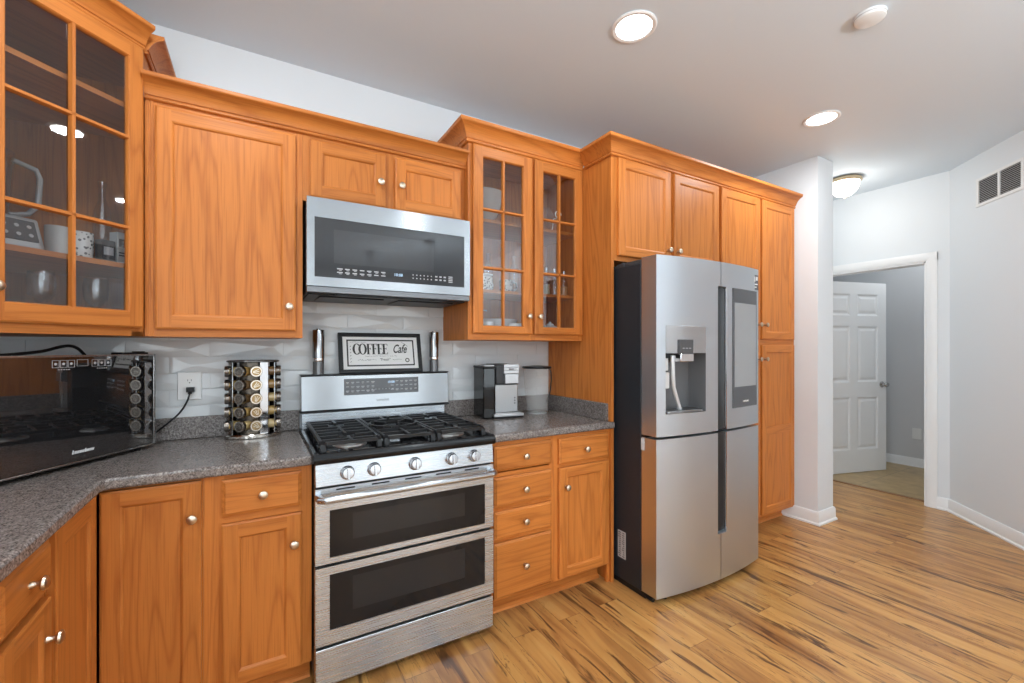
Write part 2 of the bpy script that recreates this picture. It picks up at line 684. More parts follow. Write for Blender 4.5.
def tile_floor_mat():
    m, nt, b = new_mat('tan_floor_tile')
    L = nt.links
    tc = N(nt, 'ShaderNodeTexCoord')
    br = N(nt, 'ShaderNodeTexBrick')
    br.offset = 0.0
    br.inputs['Color1'].default_value = (0.40, 0.27, 0.12, 1)
    br.inputs['Color2'].default_value = (0.46, 0.31, 0.14, 1)
    br.inputs['Mortar'].default_value = (0.26, 0.18, 0.09, 1)
    br.inputs['Scale'].default_value = 1.0
    br.inputs['Mortar Size'].default_value = 0.004
    br.inputs['Brick Width'].default_value = 0.5
    br.inputs['Row Height'].default_value = 0.5
    L.new(tc.outputs['Object'], br.inputs['Vector'])
    n = N(nt, 'ShaderNodeTexNoise')
    n.inputs['Scale'].default_value = 9
    n.inputs['Detail'].default_value = 4
    L.new(tc.outputs['Object'], n.inputs['Vector'])
    c = ramp(nt, [(0.3, (0.75, 0.72, 0.65)), (0.7, (1.1, 1.1, 1.05))])
    L.new(n.outputs[0], c.inputs[0])
    mx = N(nt, 'ShaderNodeMix', data_type='RGBA', blend_type='MULTIPLY')
    mx.inputs[0].default_value = 1.0
    L.new(br.outputs[0], mx.inputs[6])
    L.new(c.outputs[0], mx.inputs[7])
    L.new(mx.outputs[2], b.inputs['Base Color'])
    b.inputs['Roughness'].default_value = 0.3
    return m


TILEFLOOR = tile_floor_mat()
TILE = simple('white_gloss_wall_tile', (0.66, 0.68, 0.69), 0.12, 0.0, 0.5)
GROUT = simple('tile_grout', (0.62, 0.63, 0.64), 0.7)

# ------------------------------------------------------------------ the room
XL = -1.07           # left wall
YR = -6.8            # rear wall
XR = 3.3             # right wall of the kitchen behind the camera
XD = 4.88            # hall wall with the doorway
CORN = (4.88, -1.19)
DR0, DR1 = -1.045, -0.125     # doorway along y


def wall_box(name, x0, x1, y0, y1, z0=0.0, z1=CEIL, mat=None):
    b = MB()
    b.box(x0, x1, y0, y1, z0, z1)
    return struct(b.build(name, mat or WALL))


b = MB()
b.box(XL - 0.15, XD + 0.125, YR - 0.15, 0.9, -0.05, 0.0)
struct(b.build('floor', FLOOR))
b = MB()
b.box(XD + 0.125, 6.6, -1.8, 0.9, -0.05, 0.004)
struct(b.build('floor_tile', TILEFLOOR))
b = MB()
b.prism([(XD + 0.10, 0.0), (XD + 0.15, 0.0), (XD + 0.14, 0.008), (XD + 0.11, 0.008)], 'y', DR0, DR1)
struct(b.build('trim_threshold', simple('threshold_wood', (0.22, 0.10, 0.035), 0.4)))
b = MB()
b.box(XL - 0.15, 6.6, YR - 0.15, 0.9, CEIL, CEIL + 0.1)
struct(b.build('ceiling', CEILP))

wall_box('wall_back', XL - 0.1, 3.64, 0.0, 0.1)
wall_box('wall_pantry_end', 3.64, 3.87, -0.795, 0.1)
wall_box('wall_hall_end', 3.87, XD, 0.75, 0.85)
# left wall with a window opening behind the camera
b = MB()
b.box(XL - 0.1, XL, -2.75, 0.0, 0, CEIL)
b.box(XL - 0.1, XL, YR - 0.1, -4.45, 0, CEIL)
b.box(XL - 0.1, XL, -4.45, -2.75, 0, 0.45)
b.box(XL - 0.1, XL, -4.45, -2.75, 2.45, CEIL)
struct(b.build('wall_left', WALL))
# rear wall with two window openings
b = MB()
b.box(XL - 0.1, -0.95, YR - 0.1, YR, 0, CEIL)
b.box(0.95, 1.25, YR - 0.1, YR, 0, CEIL)
b.box(3.15, XR + 0.1, YR - 0.1, YR, 0, CEIL)
for x0, x1 in ((-0.95, 0.95), (1.25, 3.15)):
    b.box(x0, x1, YR - 0.1, YR, 0, 0.45)
    b.box(x0, x1, YR - 0.1, YR, 2.45, CEIL)
struct(b.build('wall_rear', WALL))


def window(name, M, wdt, z0, z1):
    b = MB()
    b.mat = M
    for x0, x1, a0, a1 in ((0, wdt, z0, z0 + .06), (0, wdt, z1 - .06, z1), (0, .06, z0, z1), (wdt - .06, wdt, z0, z1),
                           (wdt / 2 - .03, wdt / 2 + .03, z0, z1), (0, wdt, (z0 + z1) / 2 - .02, (z0 + z1) / 2 + .02)):
        b.box(x0, x1, -0.03, 0.03, a0, a1)
    return struct(b.build(name, TRIMW, bevel=0.003))


window('window_1', T((-0.95, YR - 0.04, 0)), 1.9, 0.45, 2.45)  # unseen windows, put in to light the room
window('window_2', T((1.25, YR - 0.04, 0)), 1.9, 0.45, 2.45)
window('window_3', T((XL - 0.04, -4.45, 0)) @ Matrix.Rotation(PI / 2, 4, 'Z'), 1.7, 0.45, 2.45)

# diagonal right wall, then on behind the camera
q = 0.70711
dl = (CORN[0] - XR) / q
b = MB()
t = 0.1 * q
ex, ey = CORN[0] - dl * q, CORN[1] - dl * q
b.prism([CORN, (ex, ey), (ex + t, ey - t), (CORN[0] + t, CORN[1] - t)], 'z', 0, CEIL)
struct(b.build('wall_right', WALL))
wall_box('wall_right_rear', XR, XR + 0.1, YR, ey)
# hall wall with the doorway
b = MB()
b.box(XD, XD + 0.12, CORN[1] - 0.06, DR0, 0, CEIL)
b.box(XD, XD + 0.12, DR1, 0.85, 0, CEIL)
b.box(XD, XD + 0.12, DR0, DR1, 2.06, CEIL)
struct(b.build('wall_hall', WALL))
# far room beyond the doorway
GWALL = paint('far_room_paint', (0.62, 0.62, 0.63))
wall_box('wall_far_room', 6.38, 6.48, -1.8, 0.9, 0, CEIL, GWALL)
wall_box('wall_far_side', XD + 0.12, 6.38, -1.75, -1.65, 0, CEIL, GWALL)
wall_box('wall_far_back', XD + 0.12, 6.38, 0.75, 0.85, 0, CEIL, GWALL)

# casing round the doorway
b = MB()
CW = 0.072
prof = [(0, 0), (0.010, 0), (0.016, 0.012), (0.018, 0.05), (0.012, CW), (0, CW)]
b.prism([(XD - o, DR0 - z) for o, z in prof], 'z', 0, 2.06 + CW)
b.prism([(XD - o, DR1 + z) for o, z in prof], 'z', 0, 2.06 + CW)
b.prism([(XD - o, 2.06 + z) for o, z in prof], 'y', DR0 - CW, DR1 + CW)
# jamb lining and stop
b.box(XD - 0.004, XD + 0.124, DR0 - 0.001, DR0 + 0.012, 0, 2.06)
b.box(XD - 0.004, XD + 0.124, DR1 - 0.012, DR1 + 0.001, 0, 2.06)
b.box(XD - 0.004, XD + 0.124, DR0, DR1, 2.048, 2.06)
struct(b.build('trim_doorway', TRIMW))

# baseboards
BPROF = [(0, 0), (0.022, 0), (0.022, 0.012), (0.014, 0.02), (0.013, 0.085), (0.006, 0.10), (0, 0.10)]


def baseboard(name, path, mat=TRIMW):
    b = MB()
    b.sweep(BPROF, path)
    return struct(b.build(name, mat))


baseboard('baseboard_pantry_end', [(3.64, -0.53), (3.64, -0.795), (3.87, -0.795), (3.87, 0.1)])
baseboard('baseboard_right', [(XD, DR0 - CW), CORN, (ex, ey)][0:3])
baseboard('baseboard_far', [(6.38, 0.74), (6.38, -1.64)])
baseboard('baseboard_rear_right', [(XR, ey), (XR, YR)])

# interior door standing open into the far room
hx, hy = 5.06, -0.138
ang = math.atan2(-0.385 + 0.14, 5.95 - 5.09)
dr = bpy.data.objects.new('door_1', None)
COL.objects.link(dr)
dr.location = (hx, hy, 0.008)
dr.rotation_euler = (0, 0, ang)
struct(dr)
DW, DH = 0.905, 2.025
b = MB()
cols = [(0.115, 0.405), (0.50, 0.79)]
rows = [(0.24, 0.80), (0.96, 1.56), (1.67, 1.90)]
xs = [0, 0.115, 0.405, 0.50, 0.79, DW]
zs = [0, 0.24, 0.80, 0.96, 1.56, 1.67, 1.90, DH]
for side in (-1, 1):
    yf = side * 0.0175
    for i in range(5):
        for j in range(7):
            x0, x1, z0, z1 = xs[i], xs[i + 1], zs[j], zs[j + 1]
            if i in (1, 3) and j in (1, 3, 5):
                # moulded recessed panel with raised field
                rings = [(0.0, 0.0), (0.018, 0.009), (0.03, 0.009), (0.05, 0.003)]
                pr = None
                for ins, dep in rings:
                    y = yf - side * dep
                    cur = [(x0 + ins, y, z0 + ins), (x1 - ins, y, z0 + ins), (x1 - ins, y, z1 - ins), (x0 + ins, y, z1 - ins)]
                    if pr:
                        for k in range(4):
                            b.quad([pr[k], pr[(k + 1) % 4], cur[(k + 1) % 4], cur[k]])
                    pr = cur
                b.quad(pr)
            else:
                b.quad([(x0, yf, z0), (x1, yf, z0), (x1, yf, z1), (x0, yf, z1)])
for x in (0, DW):
    b.quad([(x, -.0175, 0), (x, .0175, 0), (x, .0175, DH), (x, -.0175, DH)])
for z in (0, DH):
    b.quad([(0, -.0175, z), (DW, -.0175, z), (DW, .0175, z), (0, .0175, z)])
me = b.build('door_slab', DOORW, dr, smooth=20)
bm = bmesh.new()
bm.from_mesh(me.data)
bmesh.ops.remove_doubles(bm, verts=bm.verts, dist=0.0002)
bmesh.ops.recalc_face_normals(bm, faces=bm.faces)
bm.to_mesh(me.data)
bm.free()
me.data.set_sharp_from_angle(angle=math.radians(12))
b = MB()
for side in (-1, 1):
    b.lathe([(0.0, 0), (0.032, 0), (0.032, 0.006), (0.012, 0.012), (0.011, 0.03), (0.022, 0.038), (0.027, 0.05), (0.022, 0.064), (0, 0.068)],
            (DW - 0.065, side * 0.0175, 0.93), (0, side, 0), 20)
b.build('door_handle', simple('door_knob_nickel', (0.55, 0.54, 0.52), 0.2, 1.0), dr)

# outlet plate and small door stop in the far room
b = MB()
b.box(6.372, 6.381, -0.56, -0.48, 0.315, 0.435)
tag(b.build('outlet_plate', WHITEPL, bevel=0.002), 'pale outlet plate low on the far room wall beyond the doorway', 'outlet')

# ------------------------------------------------------------------ tiled backsplash
TILEZ0, TILEZ1 = 0.99, 1.60
TW, TH = 0.305, 0.0745
b = MB()
rnd = random.Random(11)
row = 0
z = TILEZ0
while z < TILEZ1:
    z1 = min(z + TH, TILEZ1)
    x = XL - (row % 2) * TW / 2 - 0.04
    while x < 1.731:
        x0, x1 = max(x, XL), min(x + TW, 1.731)
        if x1 - x0 > 0.02:
            g = 0.0012
            a0, a1, c0, c1 = x0 + g, x1 - g, z + g, z1 - g
            yb = -0.004
            px = a0 + (a1 - a0) * rnd.choice([0.16, 0.3, 0.5, 0.72, 0.86])
            pz = c0 + (c1 - c0) * rnd.choice([0.25, 0.45, 0.65, 0.8])
            yp = -0.0085 - rnd.random() * 0.0035
            ye = [yb - rnd.random() * 0.003 for _ in range(4)]
            cs = [(a0, ye[0], c0), (a1, ye[1], c0), (a1, ye[2], c1), (a0, ye[3], c1)]
            for k in range(4):
                b.quad([cs[k], cs[(k + 1) % 4], (px, yp, pz)], 0)
            for k in range(4):
                p, r = cs[k], cs[(k + 1) % 4]
                b.quad([p, r, (r[0], 0, r[2]), (p[0], 0, p[2])], 0)
        x += TW
    z += TH
    row += 1
b.quad([(XL, -0.0015, TILEZ0), (1.731, -0.0015, TILEZ0), (1.731, -0.0015, TILEZ1), (XL, -0.0015, TILEZ1)], 1)
o = struct(b.build('wall_tile', [TILE, GROUT], smooth=5))

# ------------------------------------------------------------------ cabinet makers (local: x along the front, -y to the front, z up)


def add_frame(b, x0, x1, z0, z1, yb, yf, sw, rw, depth, ch=0.006, inner=0.009, rb=None):
    """door frame ring: stiles full height (mat 0 vertical grain), rails between (mat 1)"""
    # outer sides
    X0, X1, Z0, Z1 = x0 + ch, x1 - ch, z0 + ch, z1 - ch
    c = 0.5 * ch
    b.quad([(x0, yb, z0), (x0, yb, z1), (x0, yf + c, z1), (x0, yf + c, z0)], 0)
    b.quad([(x1, yb, z0), (x1, yb, z1), (x1, yf + c, z1), (x1, yf + c, z0)], 0)
    b.quad([(x0, yb, z0), (x1, yb, z0), (x1, yf + c, z0), (x0, yf + c, z0)], 1)
    b.quad([(x0, yb, z1), (x1, yb, z1), (x1, yf + c, z1), (x0, yf + c, z1)], 1)
    # chamfers
    b.quad([(x0, yf + c, z0), (x0, yf + c, z1), (X0, yf, Z1), (X0, yf, Z0)], 0)
    b.quad([(x1, yf + c, z0), (x1, yf + c, z1), (X1, yf, Z1), (X1, yf, Z0)], 0)
    b.quad([(x0, yf + c, z0), (x1, yf + c, z0), (X1, yf, Z0), (X0, yf, Z0)], 1)
    b.quad([(x0, yf + c, z1), (x1, yf + c, z1), (X1, yf, Z1), (X0, yf, Z1)], 1)
    a0, a1, e0, e1 = x0 + sw, x1 - sw, z0 + (rb or rw), z1 - rw
    # front of stiles and rails
    b.quad([(X0, yf, Z0), (a0, yf, Z0), (a0, yf, Z1), (X0, yf, Z1)], 0)
    b.quad([(a1, yf, Z0), (X1, yf, Z0), (X1, yf, Z1), (a1, yf, Z1)], 0)
    b.quad([(a0, yf, Z0), (a1, yf, Z0), (a1, yf, e0), (a0, yf, e0)], 1)
    b.quad([(a0, yf, e1), (a1, yf, e1), (a1, yf, Z1), (a0, yf, Z1)], 1)
    # inner sticking
    i = inner
    yp = yf + depth
    ym = yf + depth * 0.35
    r0 = [(a0, yf, e0), (a1, yf, e0), (a1, yf, e1), (a0, yf, e1)]
    r1 = [(a0 + i * .6, ym, e0 + i * .6), (a1 - i * .6, ym, e0 + i * .6), (a1 - i * .6, ym, e1 - i * .6), (a0 + i * .6, ym, e1 - i * .6)]
    r2 = [(a0 + i, yp, e0 + i), (a1 - i, yp, e0 + i), (a1 - i, yp, e1 - i), (a0 + i, yp, e1 - i)]
    for p, s_ in ((r0, r1), (r1, r2)):
        for k in range(4):
            b.quad([p[k], p[(k + 1) % 4], s_[(k + 1) % 4], s_[k]], 0 if k % 2 else 1)
    return a0 + i, a1 - i, e0 + i, e1 - i, yp


def knob_mesh(b, x, y, z):
    b.lathe([(0.0, -0.001), (0.0085, -0.001), (0.0075, 0.004), (0.0055, 0.010), (0.006, 0.015), (0.0135, 0.018), (0.0160, 0.022),
             (0.0150, 0.027), (0.009, 0.030), (0.0, 0.031)], (x, y, z), (0, -1, 0), 20)


def add_knob(parent, x, y, z):
    b = MB()
    knob_mesh(b, x, y, z)
    return b.build('knob', NICKEL, parent)


DT = 0.020   # door thickness


def panel_door(parent, x0, x1, z0, z1, yface, knob=None, midrail=None, sw=0.050, rw=0.050):
    """recessed flat panel door in front of the face frame at yface"""
    b = MB()
    yf = yface - DT
    a = add_frame(b, x0, x1, z0, z1, yface - 0.001, yf, sw, rw, 0.008)
    b.quad([(a[0], a[4], a[2]), (a[1], a[4], a[2]), (a[1], a[4], a[3]), (a[0], a[4], a[3])], 0)
    b.quad([(x0, yface - 0.001, z0), (x1, yface - 0.001, z0), (x1, yface - 0.001, z1), (x0, yface - 0.001, z1)], 0)
    if midrail:
        b.box(a[0] - .009, a[1] + .009, yf + 0.0005, a[4] + 0.002, midrail - 0.03, midrail + 0.03, 1)
    o = b.build('door', [WV, WH], parent, smooth=20)
    if knob:
        add_knob(o, knob[0], yf, knob[1])
    return o


def glass_door(parent, x0, x1, z0, z1, yface, cols, rows, knob=None, sw=0.056, rw=0.056, rowz=None, rb=None):
    b = MB()
    yf = yface - DT
    a = add_frame(b, x0, x1, z0, z1, yface - 0.001, yf, sw, rw, 0.012, inner=0.006, rb=rb)
    a0, a1, e0, e1, yp = a
    mw = 0.009
    for c in range(1, cols):
        xm = a0 + (a1 - a0) * c / cols
        b.prism([(xm - mw, yp + .002), (xm + mw, yp + .002), (xm + mw * .5, yf + .001), (xm - mw * .5, yf + .001)], 'z', e0 - .008, e1 + .008, 0)
    zsr = rowz or [e0 + (e1 - e0) * r / rows for r in range(1, rows)]
    for zm in zsr:
        b.prism([(yp + .002, zm - mw), (yp + .002, zm + mw), (yf + .001, zm + mw * .5), (yf + .001, zm - mw * .5)], 'x', a0 - .008, a1 + .008, 1)
    # back of the frame
    yb = yface - 0.001
    for (p, q_, r, s_) in ((x0, a0, z0, z1), (a1, x1, z0, z1), (a0, a1, z0, e0), (a0, a1, e1, z1)):
        b.quad([(p, yb, r), (q_, yb, r), (q_, yb, s_), (p, yb, s_)], 0)
    for x in (a0, a1):
        b.quad([(x, yp, e0), (x, yb, e0), (x, yb, e1), (x, yp, e1)], 0)
    for zz in (e0, e1):
        b.quad([(a0, yp, zz), (a1, yp, zz), (a1, yb, zz), (a0, yb, zz)], 1)
    o = b.build('door', [WV, WH], parent, smooth=20)
    g = MB()
    g.quad([(a0 - .004, yp + .0035, e0 - .004), (a1 + .004, yp + .0035, e0 - .004), (a1 + .004, yp + .0035, e1 + .004), (a0 - .004, yp + .0035, e1 + .004)])
    g.build('glass_pane', GLASS, o)
    if knob:
        add_knob(o, knob[0], yf, knob[1])
    return o


def drawer(parent, x0, x1, z0, z1, yface, knob=True):
    b = MB()
    yf = yface - DT
    i = 0.012
    back = [(x0, yface - .001, z0), (x1, yface - .001, z0), (x1, yface - .001, z1), (x0, yface - .001, z1)]
    mid = [(p[0], yf + .007, p[2]) for p in back]
    m2 = [(x0 + i * .7, yf + .0035, z0 + i * .7), (x1 - i * .7, yf + .0035, z0 + i * .7), (x1 - i * .7, yf + .0035, z1 - i * .7), (x0 + i * .7, yf + .0035, z1 - i * .7)]
    fr = [(x0 + i, yf, z0 + i), (x1 - i, yf, z0 + i), (x1 - i, yf, z1 - i), (x0 + i, yf, z1 - i)]
    for p, s_ in ((back, mid), (mid, m2), (m2, fr)):
        for k in range(4):
            b.quad([p[k], p[(k + 1) % 4], s_[(k + 1) % 4], s_[k]], 0)
    b.quad(fr, 0)
    b.quad(back, 0)
    o = b.build('drawer', [WH], parent, smooth=20)
    if knob:
        add_knob(o, (x0 + x1) / 2, yf, (z0 + z1) / 2)
    return o


def carcass(parent, x0, x1, yb, yf, z0, z1, open_front=True, shelves=(), th=0.018):
    b = MB()
    b.box(x0, x0 + th, yf, yb, z0, z1, 0)
    b.box(x1 - th, x1, yf, yb, z0, z1, 0)
    b.box(x0 + th, x1 - th, yf, yb, z0, z0 + th, 1)
    b.box(x0 + th, x1 - th, yf, yb, z1 - th, z1, 1)
    b.box(x0 + th, x1 - th, yb - .008, yb, z0 + th, z1 - th, 0)
    o = b.build('carcass', [WV, WH], parent)
    for zz in shelves:
        s_ = MB()
        s_.box(x0 + th + .001, x1 - th - .001, yf + 0.02, yb - .009, zz - 0.018, zz, 0)
        s_.build('shelf', [WH], parent, bevel=0.002)
    return o


def face_frame(parent, yf, stiles, rails, th=0.019):
    """stiles: (x0,x1,z0,z1) vertical, rails: the same horizontal; front face at yf"""
    b = MB()
    for x0, x1, z0, z1 in stiles:
        b.box(x0, x1, yf, yf + th, z0, z1, 0)
    for x0, x1, z0, z1 in rails:
        b.box(x0, x1, yf + .0003, yf + th, z0, z1, 1)
    return b.build('face_frame', [WV, WH], parent)


CROWN = [(0, 0), (.008, 0), (.013, .004), (.013, .009), (.009, .013), (.011, .017), (.015, .017), (.018, .026), (.024, .038), (.033, .050),
         (.045, .060), (.055, .065), (.060, .067), (.063, .071), (.063, .083), (0, .083)]


def crown(name, path, z, parent=None, scale=1.0):
    b = MB()
    b.sweep([(o * (scale + 1) / 2, zz * scale + z) for o, zz in CROWN], path)
    return b.build(name, WH, parent, smooth=25)


FU = -0.325      # face frame plane of the wall cabinets
ZU = 1.3745      # underside of wall cabinets

# --- corner wall cabinet set diagonally, one glazed door
A = Vector((-0.381, FU - 0.015))
SQ = 0.46
cc = thing('corner_wall_cabinet', 'diagonal corner oak wall cabinet with a glazed door, kitchenware inside', 'cabinet',
           (A.x - SQ * q, A.y - SQ * q, ZU), PI / 4)
HC = 2.475 - ZU
# carcass: pentagon in local coordinates (x 0..SQ along front; +y to the corner)
Rm = Matrix.Rotation(-PI / 4, 2)


def loc2(x, y):
    v = Rm @ Vector((x - (A.x - SQ * q), y - (A.y - SQ * q)))
    return (v.x, v.y)


pent = [loc2(A.x - SQ * q, A.y - SQ * q), loc2(A.x, A.y), loc2(A.x, -0.003), loc2(XL + .003, -0.003), loc2(XL + .003, A.y - SQ * q)]
pin = [(0.02, 0.02), (SQ - .02, 0.02), loc2(A.x - .018, -0.021), loc2(XL + .021, -0.021), loc2(XL + .021, A.y - SQ * q + .018)]
b = MB()
b.prism(pent, 'z', 0, 0.018, 1)
b.prism(pent, 'z', HC - .018, HC, 1)
# walls of the carcass as thin boards (front left open)
for k in (1, 2, 3, 4):
    p0, p1 = Vector(pent[k]), Vector(pent[(k + 1) % 5])
    d = (p1 - p0).normalized()
    n_ = Vector((-d.y, d.x))
    b.prism([p0, p1, p1 + n_ * .014, p0 + n_ * .014], 'z', 0.018, HC - .018, 0)
b.build('carcass', [WV, WH], cc)
CSH = [1.645 - ZU, 2.245 - ZU]
for zz in CSH:
    s_ = MB()
    s_.prism([(0.03, 0.025), (SQ - .03, 0.025), (pin[2][0], pin[2][1]), (pin[3][0], pin[3][1]), (pin[4][0], pin[4][1])], 'z', zz - .018, zz)
    s_.build('shelf', [WH], cc)
face_frame(cc, 0.0, [(0, .04, 0, HC), (SQ - .04, SQ, 0, HC)], [(.04, SQ - .04, 0, .04), (.04, SQ - .04, HC - .04, HC)])
glass_door(cc, 0.018, SQ - 0.010, 0.032, HC - 0.012, 0.0, 2, 3, sw=.048, knob=(0.042, 0.135), rowz=[1.772 - ZU, 2.105 - ZU])
p_l = (A.x - SQ * q, A.y - SQ * q)
cr = MB()
cr.sweep([(o, zz + HC - .012) for o, zz in CROWN], [loc2(XL + .08, p_l[1]), (0, 0), (SQ, 0)])
cr.sweep([(o, zz + HC - .012) for o, zz in CROWN], [loc2(A.x, A.y + .012), loc2(A.x, -0.005)])
cr.build('crown_moulding', WH, cc, smooth=25)

# --- single door wall cabinet
X0, X1, ZT = -0.378, 0.172, 2.300
c1 = thing('wall_cabinet', 'single flat-panel oak wall cabinet above the spice rack, beside the corner cabinet', 'cabinet', (X0, 0, ZU))
H = ZT - ZU
Wd = X1 - X0
carcass(c1, 0, Wd, -0.003, FU + .019, 0, H)
face_frame(c1, FU, [(0, .036, 0, H), (Wd - .030, Wd, 0, H)], [(.036, Wd - .03, 0, .04), (.036, Wd - .03, H - .05, H)])
b = MB()
b.box(.004, .012, FU - .004, FU + .002, 0, H, 0)
b.box(.018, .026, FU - .004, FU + .002, 0, H, 0)
b.build('fluted_filler', [WV], c1, bevel=.0015)
panel_door(c1, 0.034, Wd - .028, 0.03, H - .032, FU, knob=(Wd - .055, .135))

# --- short cabinet over the microwave
X0, X1 = 0.1725, 0.9615
c2 = thing('wall_cabinet', 'short two-door oak wall cabinet directly above the steel microwave', 'cabinet', (X0, 0, 1.992))
H = ZT - 1.992
Wd = X1 - X0
carcass(c2, 0, Wd, -0.003, FU + .019, 0, H)
face_frame(c2, FU, [(0, .03, 0, H), (Wd - .03, Wd, 0, H), (.364, .414, 0, H)], [(.03, .364, 0, .03), (.414, Wd - .03, 0, .03), (.03, .364, H - .05, H), (.414, Wd - .03, H - .05, H)])
panel_door(c2, 0.029, .366, 0.020, H - .032, FU, knob=(.338, .135), sw=.05, rw=.05)
panel_door(c2, 0.412, Wd - .027, 0.020, H - .032, FU, knob=(.440, .135), sw=.05, rw=.05)
cm = crown('crown_moulding', [(-0.3775, FU), (0.9625, FU)], ZT - 0.012)
tag(cm, 'long straight oak crown moulding above the microwave, between the corner and glass-door cabinets', 'moulding')

# --- tall glazed wall cabinet
FG = -0.365
X0, X1, ZG = 0.9635, 1.7315, 2.436
c3 = thing('glass_wall_cabinet', 'two-door glazed oak wall cabinet with glassware, right of the microwave', 'cabinet', (X0, 0, ZU))
H = ZG - ZU
Wd = X1 - X0
GS = [1.655 - ZU, 2.045 - ZU]
carcass(c3, 0, Wd, -0.003, FG + .019, 0, H, shelves=GS)
face_frame(c3, FG, [(0, .030, 0, H), (Wd - .030, Wd, 0, H), (.383, .424, 0, H)],
           [(.03, .383, 0, .04), (.424, Wd - .03, 0, .04), (.03, .383, H - .045, H), (.424, Wd - .03, H - .045, H)])
rz = [1.764 - ZU, 2.080 - ZU]
glass_door(c3, .023, .393, .034, H - .02, FG, 2, 3, knob=(.366, .135), rowz=rz, rb=.038)
glass_door(c3, .412, Wd - .006, .034, H - .02, FG, 2, 3, knob=(.440, .135), rowz=rz, rb=.038)
cr = MB()
cr.sweep([(o * 1.08, zz * 1.2 + H - .014) for o, zz in CROWN], [(0, -0.005), (0, FG), (Wd - .001, FG)])
cr.build('crown_moulding', WH, c3, smooth=25)
# --- tall run: end panel, cabinet over the fridge, pantry
FT = -0.626
ZTT = 2.440
XP0, XP1 = 1.7330, 1.7520
b = MB()
b.box(XP0, XP1, FT, -0.003, 0.0, ZTT)
o = b.build('end_panel', [WV], bevel=.001)
tag(o, 'tall plain oak end panel between the right countertop and the fridge', 'panel')
X0, X1, Z0 = 1.7525, 2.694, 1.830
c4 = thing('wall_cabinet', 'deep two-door oak cabinet over the stainless fridge', 'cabinet', (X0, 0, Z0))
H = ZTT - Z0
Wd = X1 - X0
carcass(c4, 0, Wd, -0.003, FT + .019, 0, H)
face_frame(c4, FT, [(0, .03, 0, H), (Wd - .03, Wd, 0, H), (.445, .495, 0, H)],
           [(.03, .445, 0, .04), (.495, Wd - .03, 0, .04), (.03, .445, H - .05, H), (.495, Wd - .03, H - .05, H)])
panel_door(c4, 0.022, .454, 0.028, H - .024, FT, knob=(.427, .10))
panel_door(c4, 0.486, Wd - .016, 0.028, H - .024, FT, knob=(.513, .10))
X0, X1 = 2.6945, 3.6385
c5 = thing('pantry_cabinet', 'full-height oak pantry cabinet with four doors, right of the fridge', 'cabinet', (X0, 0, 0))
H = ZTT
Wd = X1 - X0
carcass(c5, 0, Wd, -0.003, FT + .019, .09, H)
face_frame(c5, FT, [(0, .03, .09, H), (Wd - .03, Wd, .09, H), (.455, .49, .09, H)],
           [(.03, .455, .09, .12), (.49, Wd - .03, .09, .12), (.03, .455, H - .05, H), (.49, Wd - .03, H - .05, H), (.03, .455, 1.34, 1.40), (.49, Wd - .03, 1.34, 1.40)])
panel_door(c5, 0.015, .462, 1.395, H - .024, FT, knob=(.436, 1.50))
panel_door(c5, 0.487, Wd - .026, 1.395, H - .024, FT, knob=(.513, 1.50))
panel_door(c5, 0.015, .462, .108, 1.352, FT, knob=(.436, 1.25), midrail=.72)
panel_door(c5, 0.487, Wd - .026, .108, 1.352, FT, knob=(.513, 1.25), midrail=.72)
b = MB()
b.box(0, Wd - .001, -.54, -.53, 0.0, .09, 0)
b.build('toe_kick', [WH], c5)
b = MB()
b.prism([(-.54, 0), (-.555, 0), (-.552, .010), (-.54, .020)], 'x', 0, Wd - .026)
b.build('shoe_moulding', [WH], c5)
cm = crown('crown_moulding', [(XP0, FG - .035), (XP0, FT), (3.6375, FT)], ZTT - 0.018, None, 1.15)
tag(cm, 'oak crown moulding along the top of the tall fridge and pantry cabinets', 'moulding')

# ------------------------------------------------------------------ base cabinets
FB = -0.610      # face frame plane
ZB = 0.876       # top of base cabinets


def toe(parent, x0, x1, y):
    b = MB()
    b.box(x0, x1, y, y + .012, 0.0, .1, 0)
    b.build('toe_kick', [WH], parent)
    b = MB()
    b.prism([(y, 0), (y - .016, 0), (y - .013, .010), (y, .020)], 'x', x0, x1)
    b.build('shoe_moulding', [WH], parent)


# drawer stack and single-door base on the right of the range
X0 = 0.9600
c6 = thing('base_cabinet', 'oak base cabinet with four drawers and one door, right of the range', 'cabinet', (X0, 0, 0))
Wd = XP0 - .0005 - X0
carcass(c6, 0, Wd, -.003, FB + .019, .1, ZB)
dx = -X0
face_frame(c6, FB, [(0, .04, .1, ZB), (Wd - .02, Wd, 0.0, ZB), (1.315 + dx, 1.376 + dx, .1, ZB)],
           [(.04, 1.315 + dx, ZB - .03, ZB), (1.376 + dx, Wd - .02, ZB - .03, ZB), (.04, 1.315 + dx, .1, .12), (1.376 + dx, Wd - .02, .1, .12)] +
           [(.04, 1.315 + dx, a, a + .03) for a in (.37, .525, .69)] + [(1.376 + dx, Wd - .02, .69, .72)])
ax, bx_ = 0.985 + dx, 1.322 + dx
drawer(c6, ax, bx_, .730, .852, FB)
drawer(c6, ax, bx_, .555, .700, FB)
drawer(c6, ax, bx_, .400, .535, FB)
drawer(c6, ax, bx_, .112, .382, FB)
ax, bx_ = 1.370 + dx, 1.714 + dx
drawer(c6, ax, bx_, .715, .850, FB)
panel_door(c6, ax, bx_, .112, .697, FB, knob=(ax + .040, .595), sw=.05, rw=.05)
toe(c6, 0, Wd - .022, -.535)

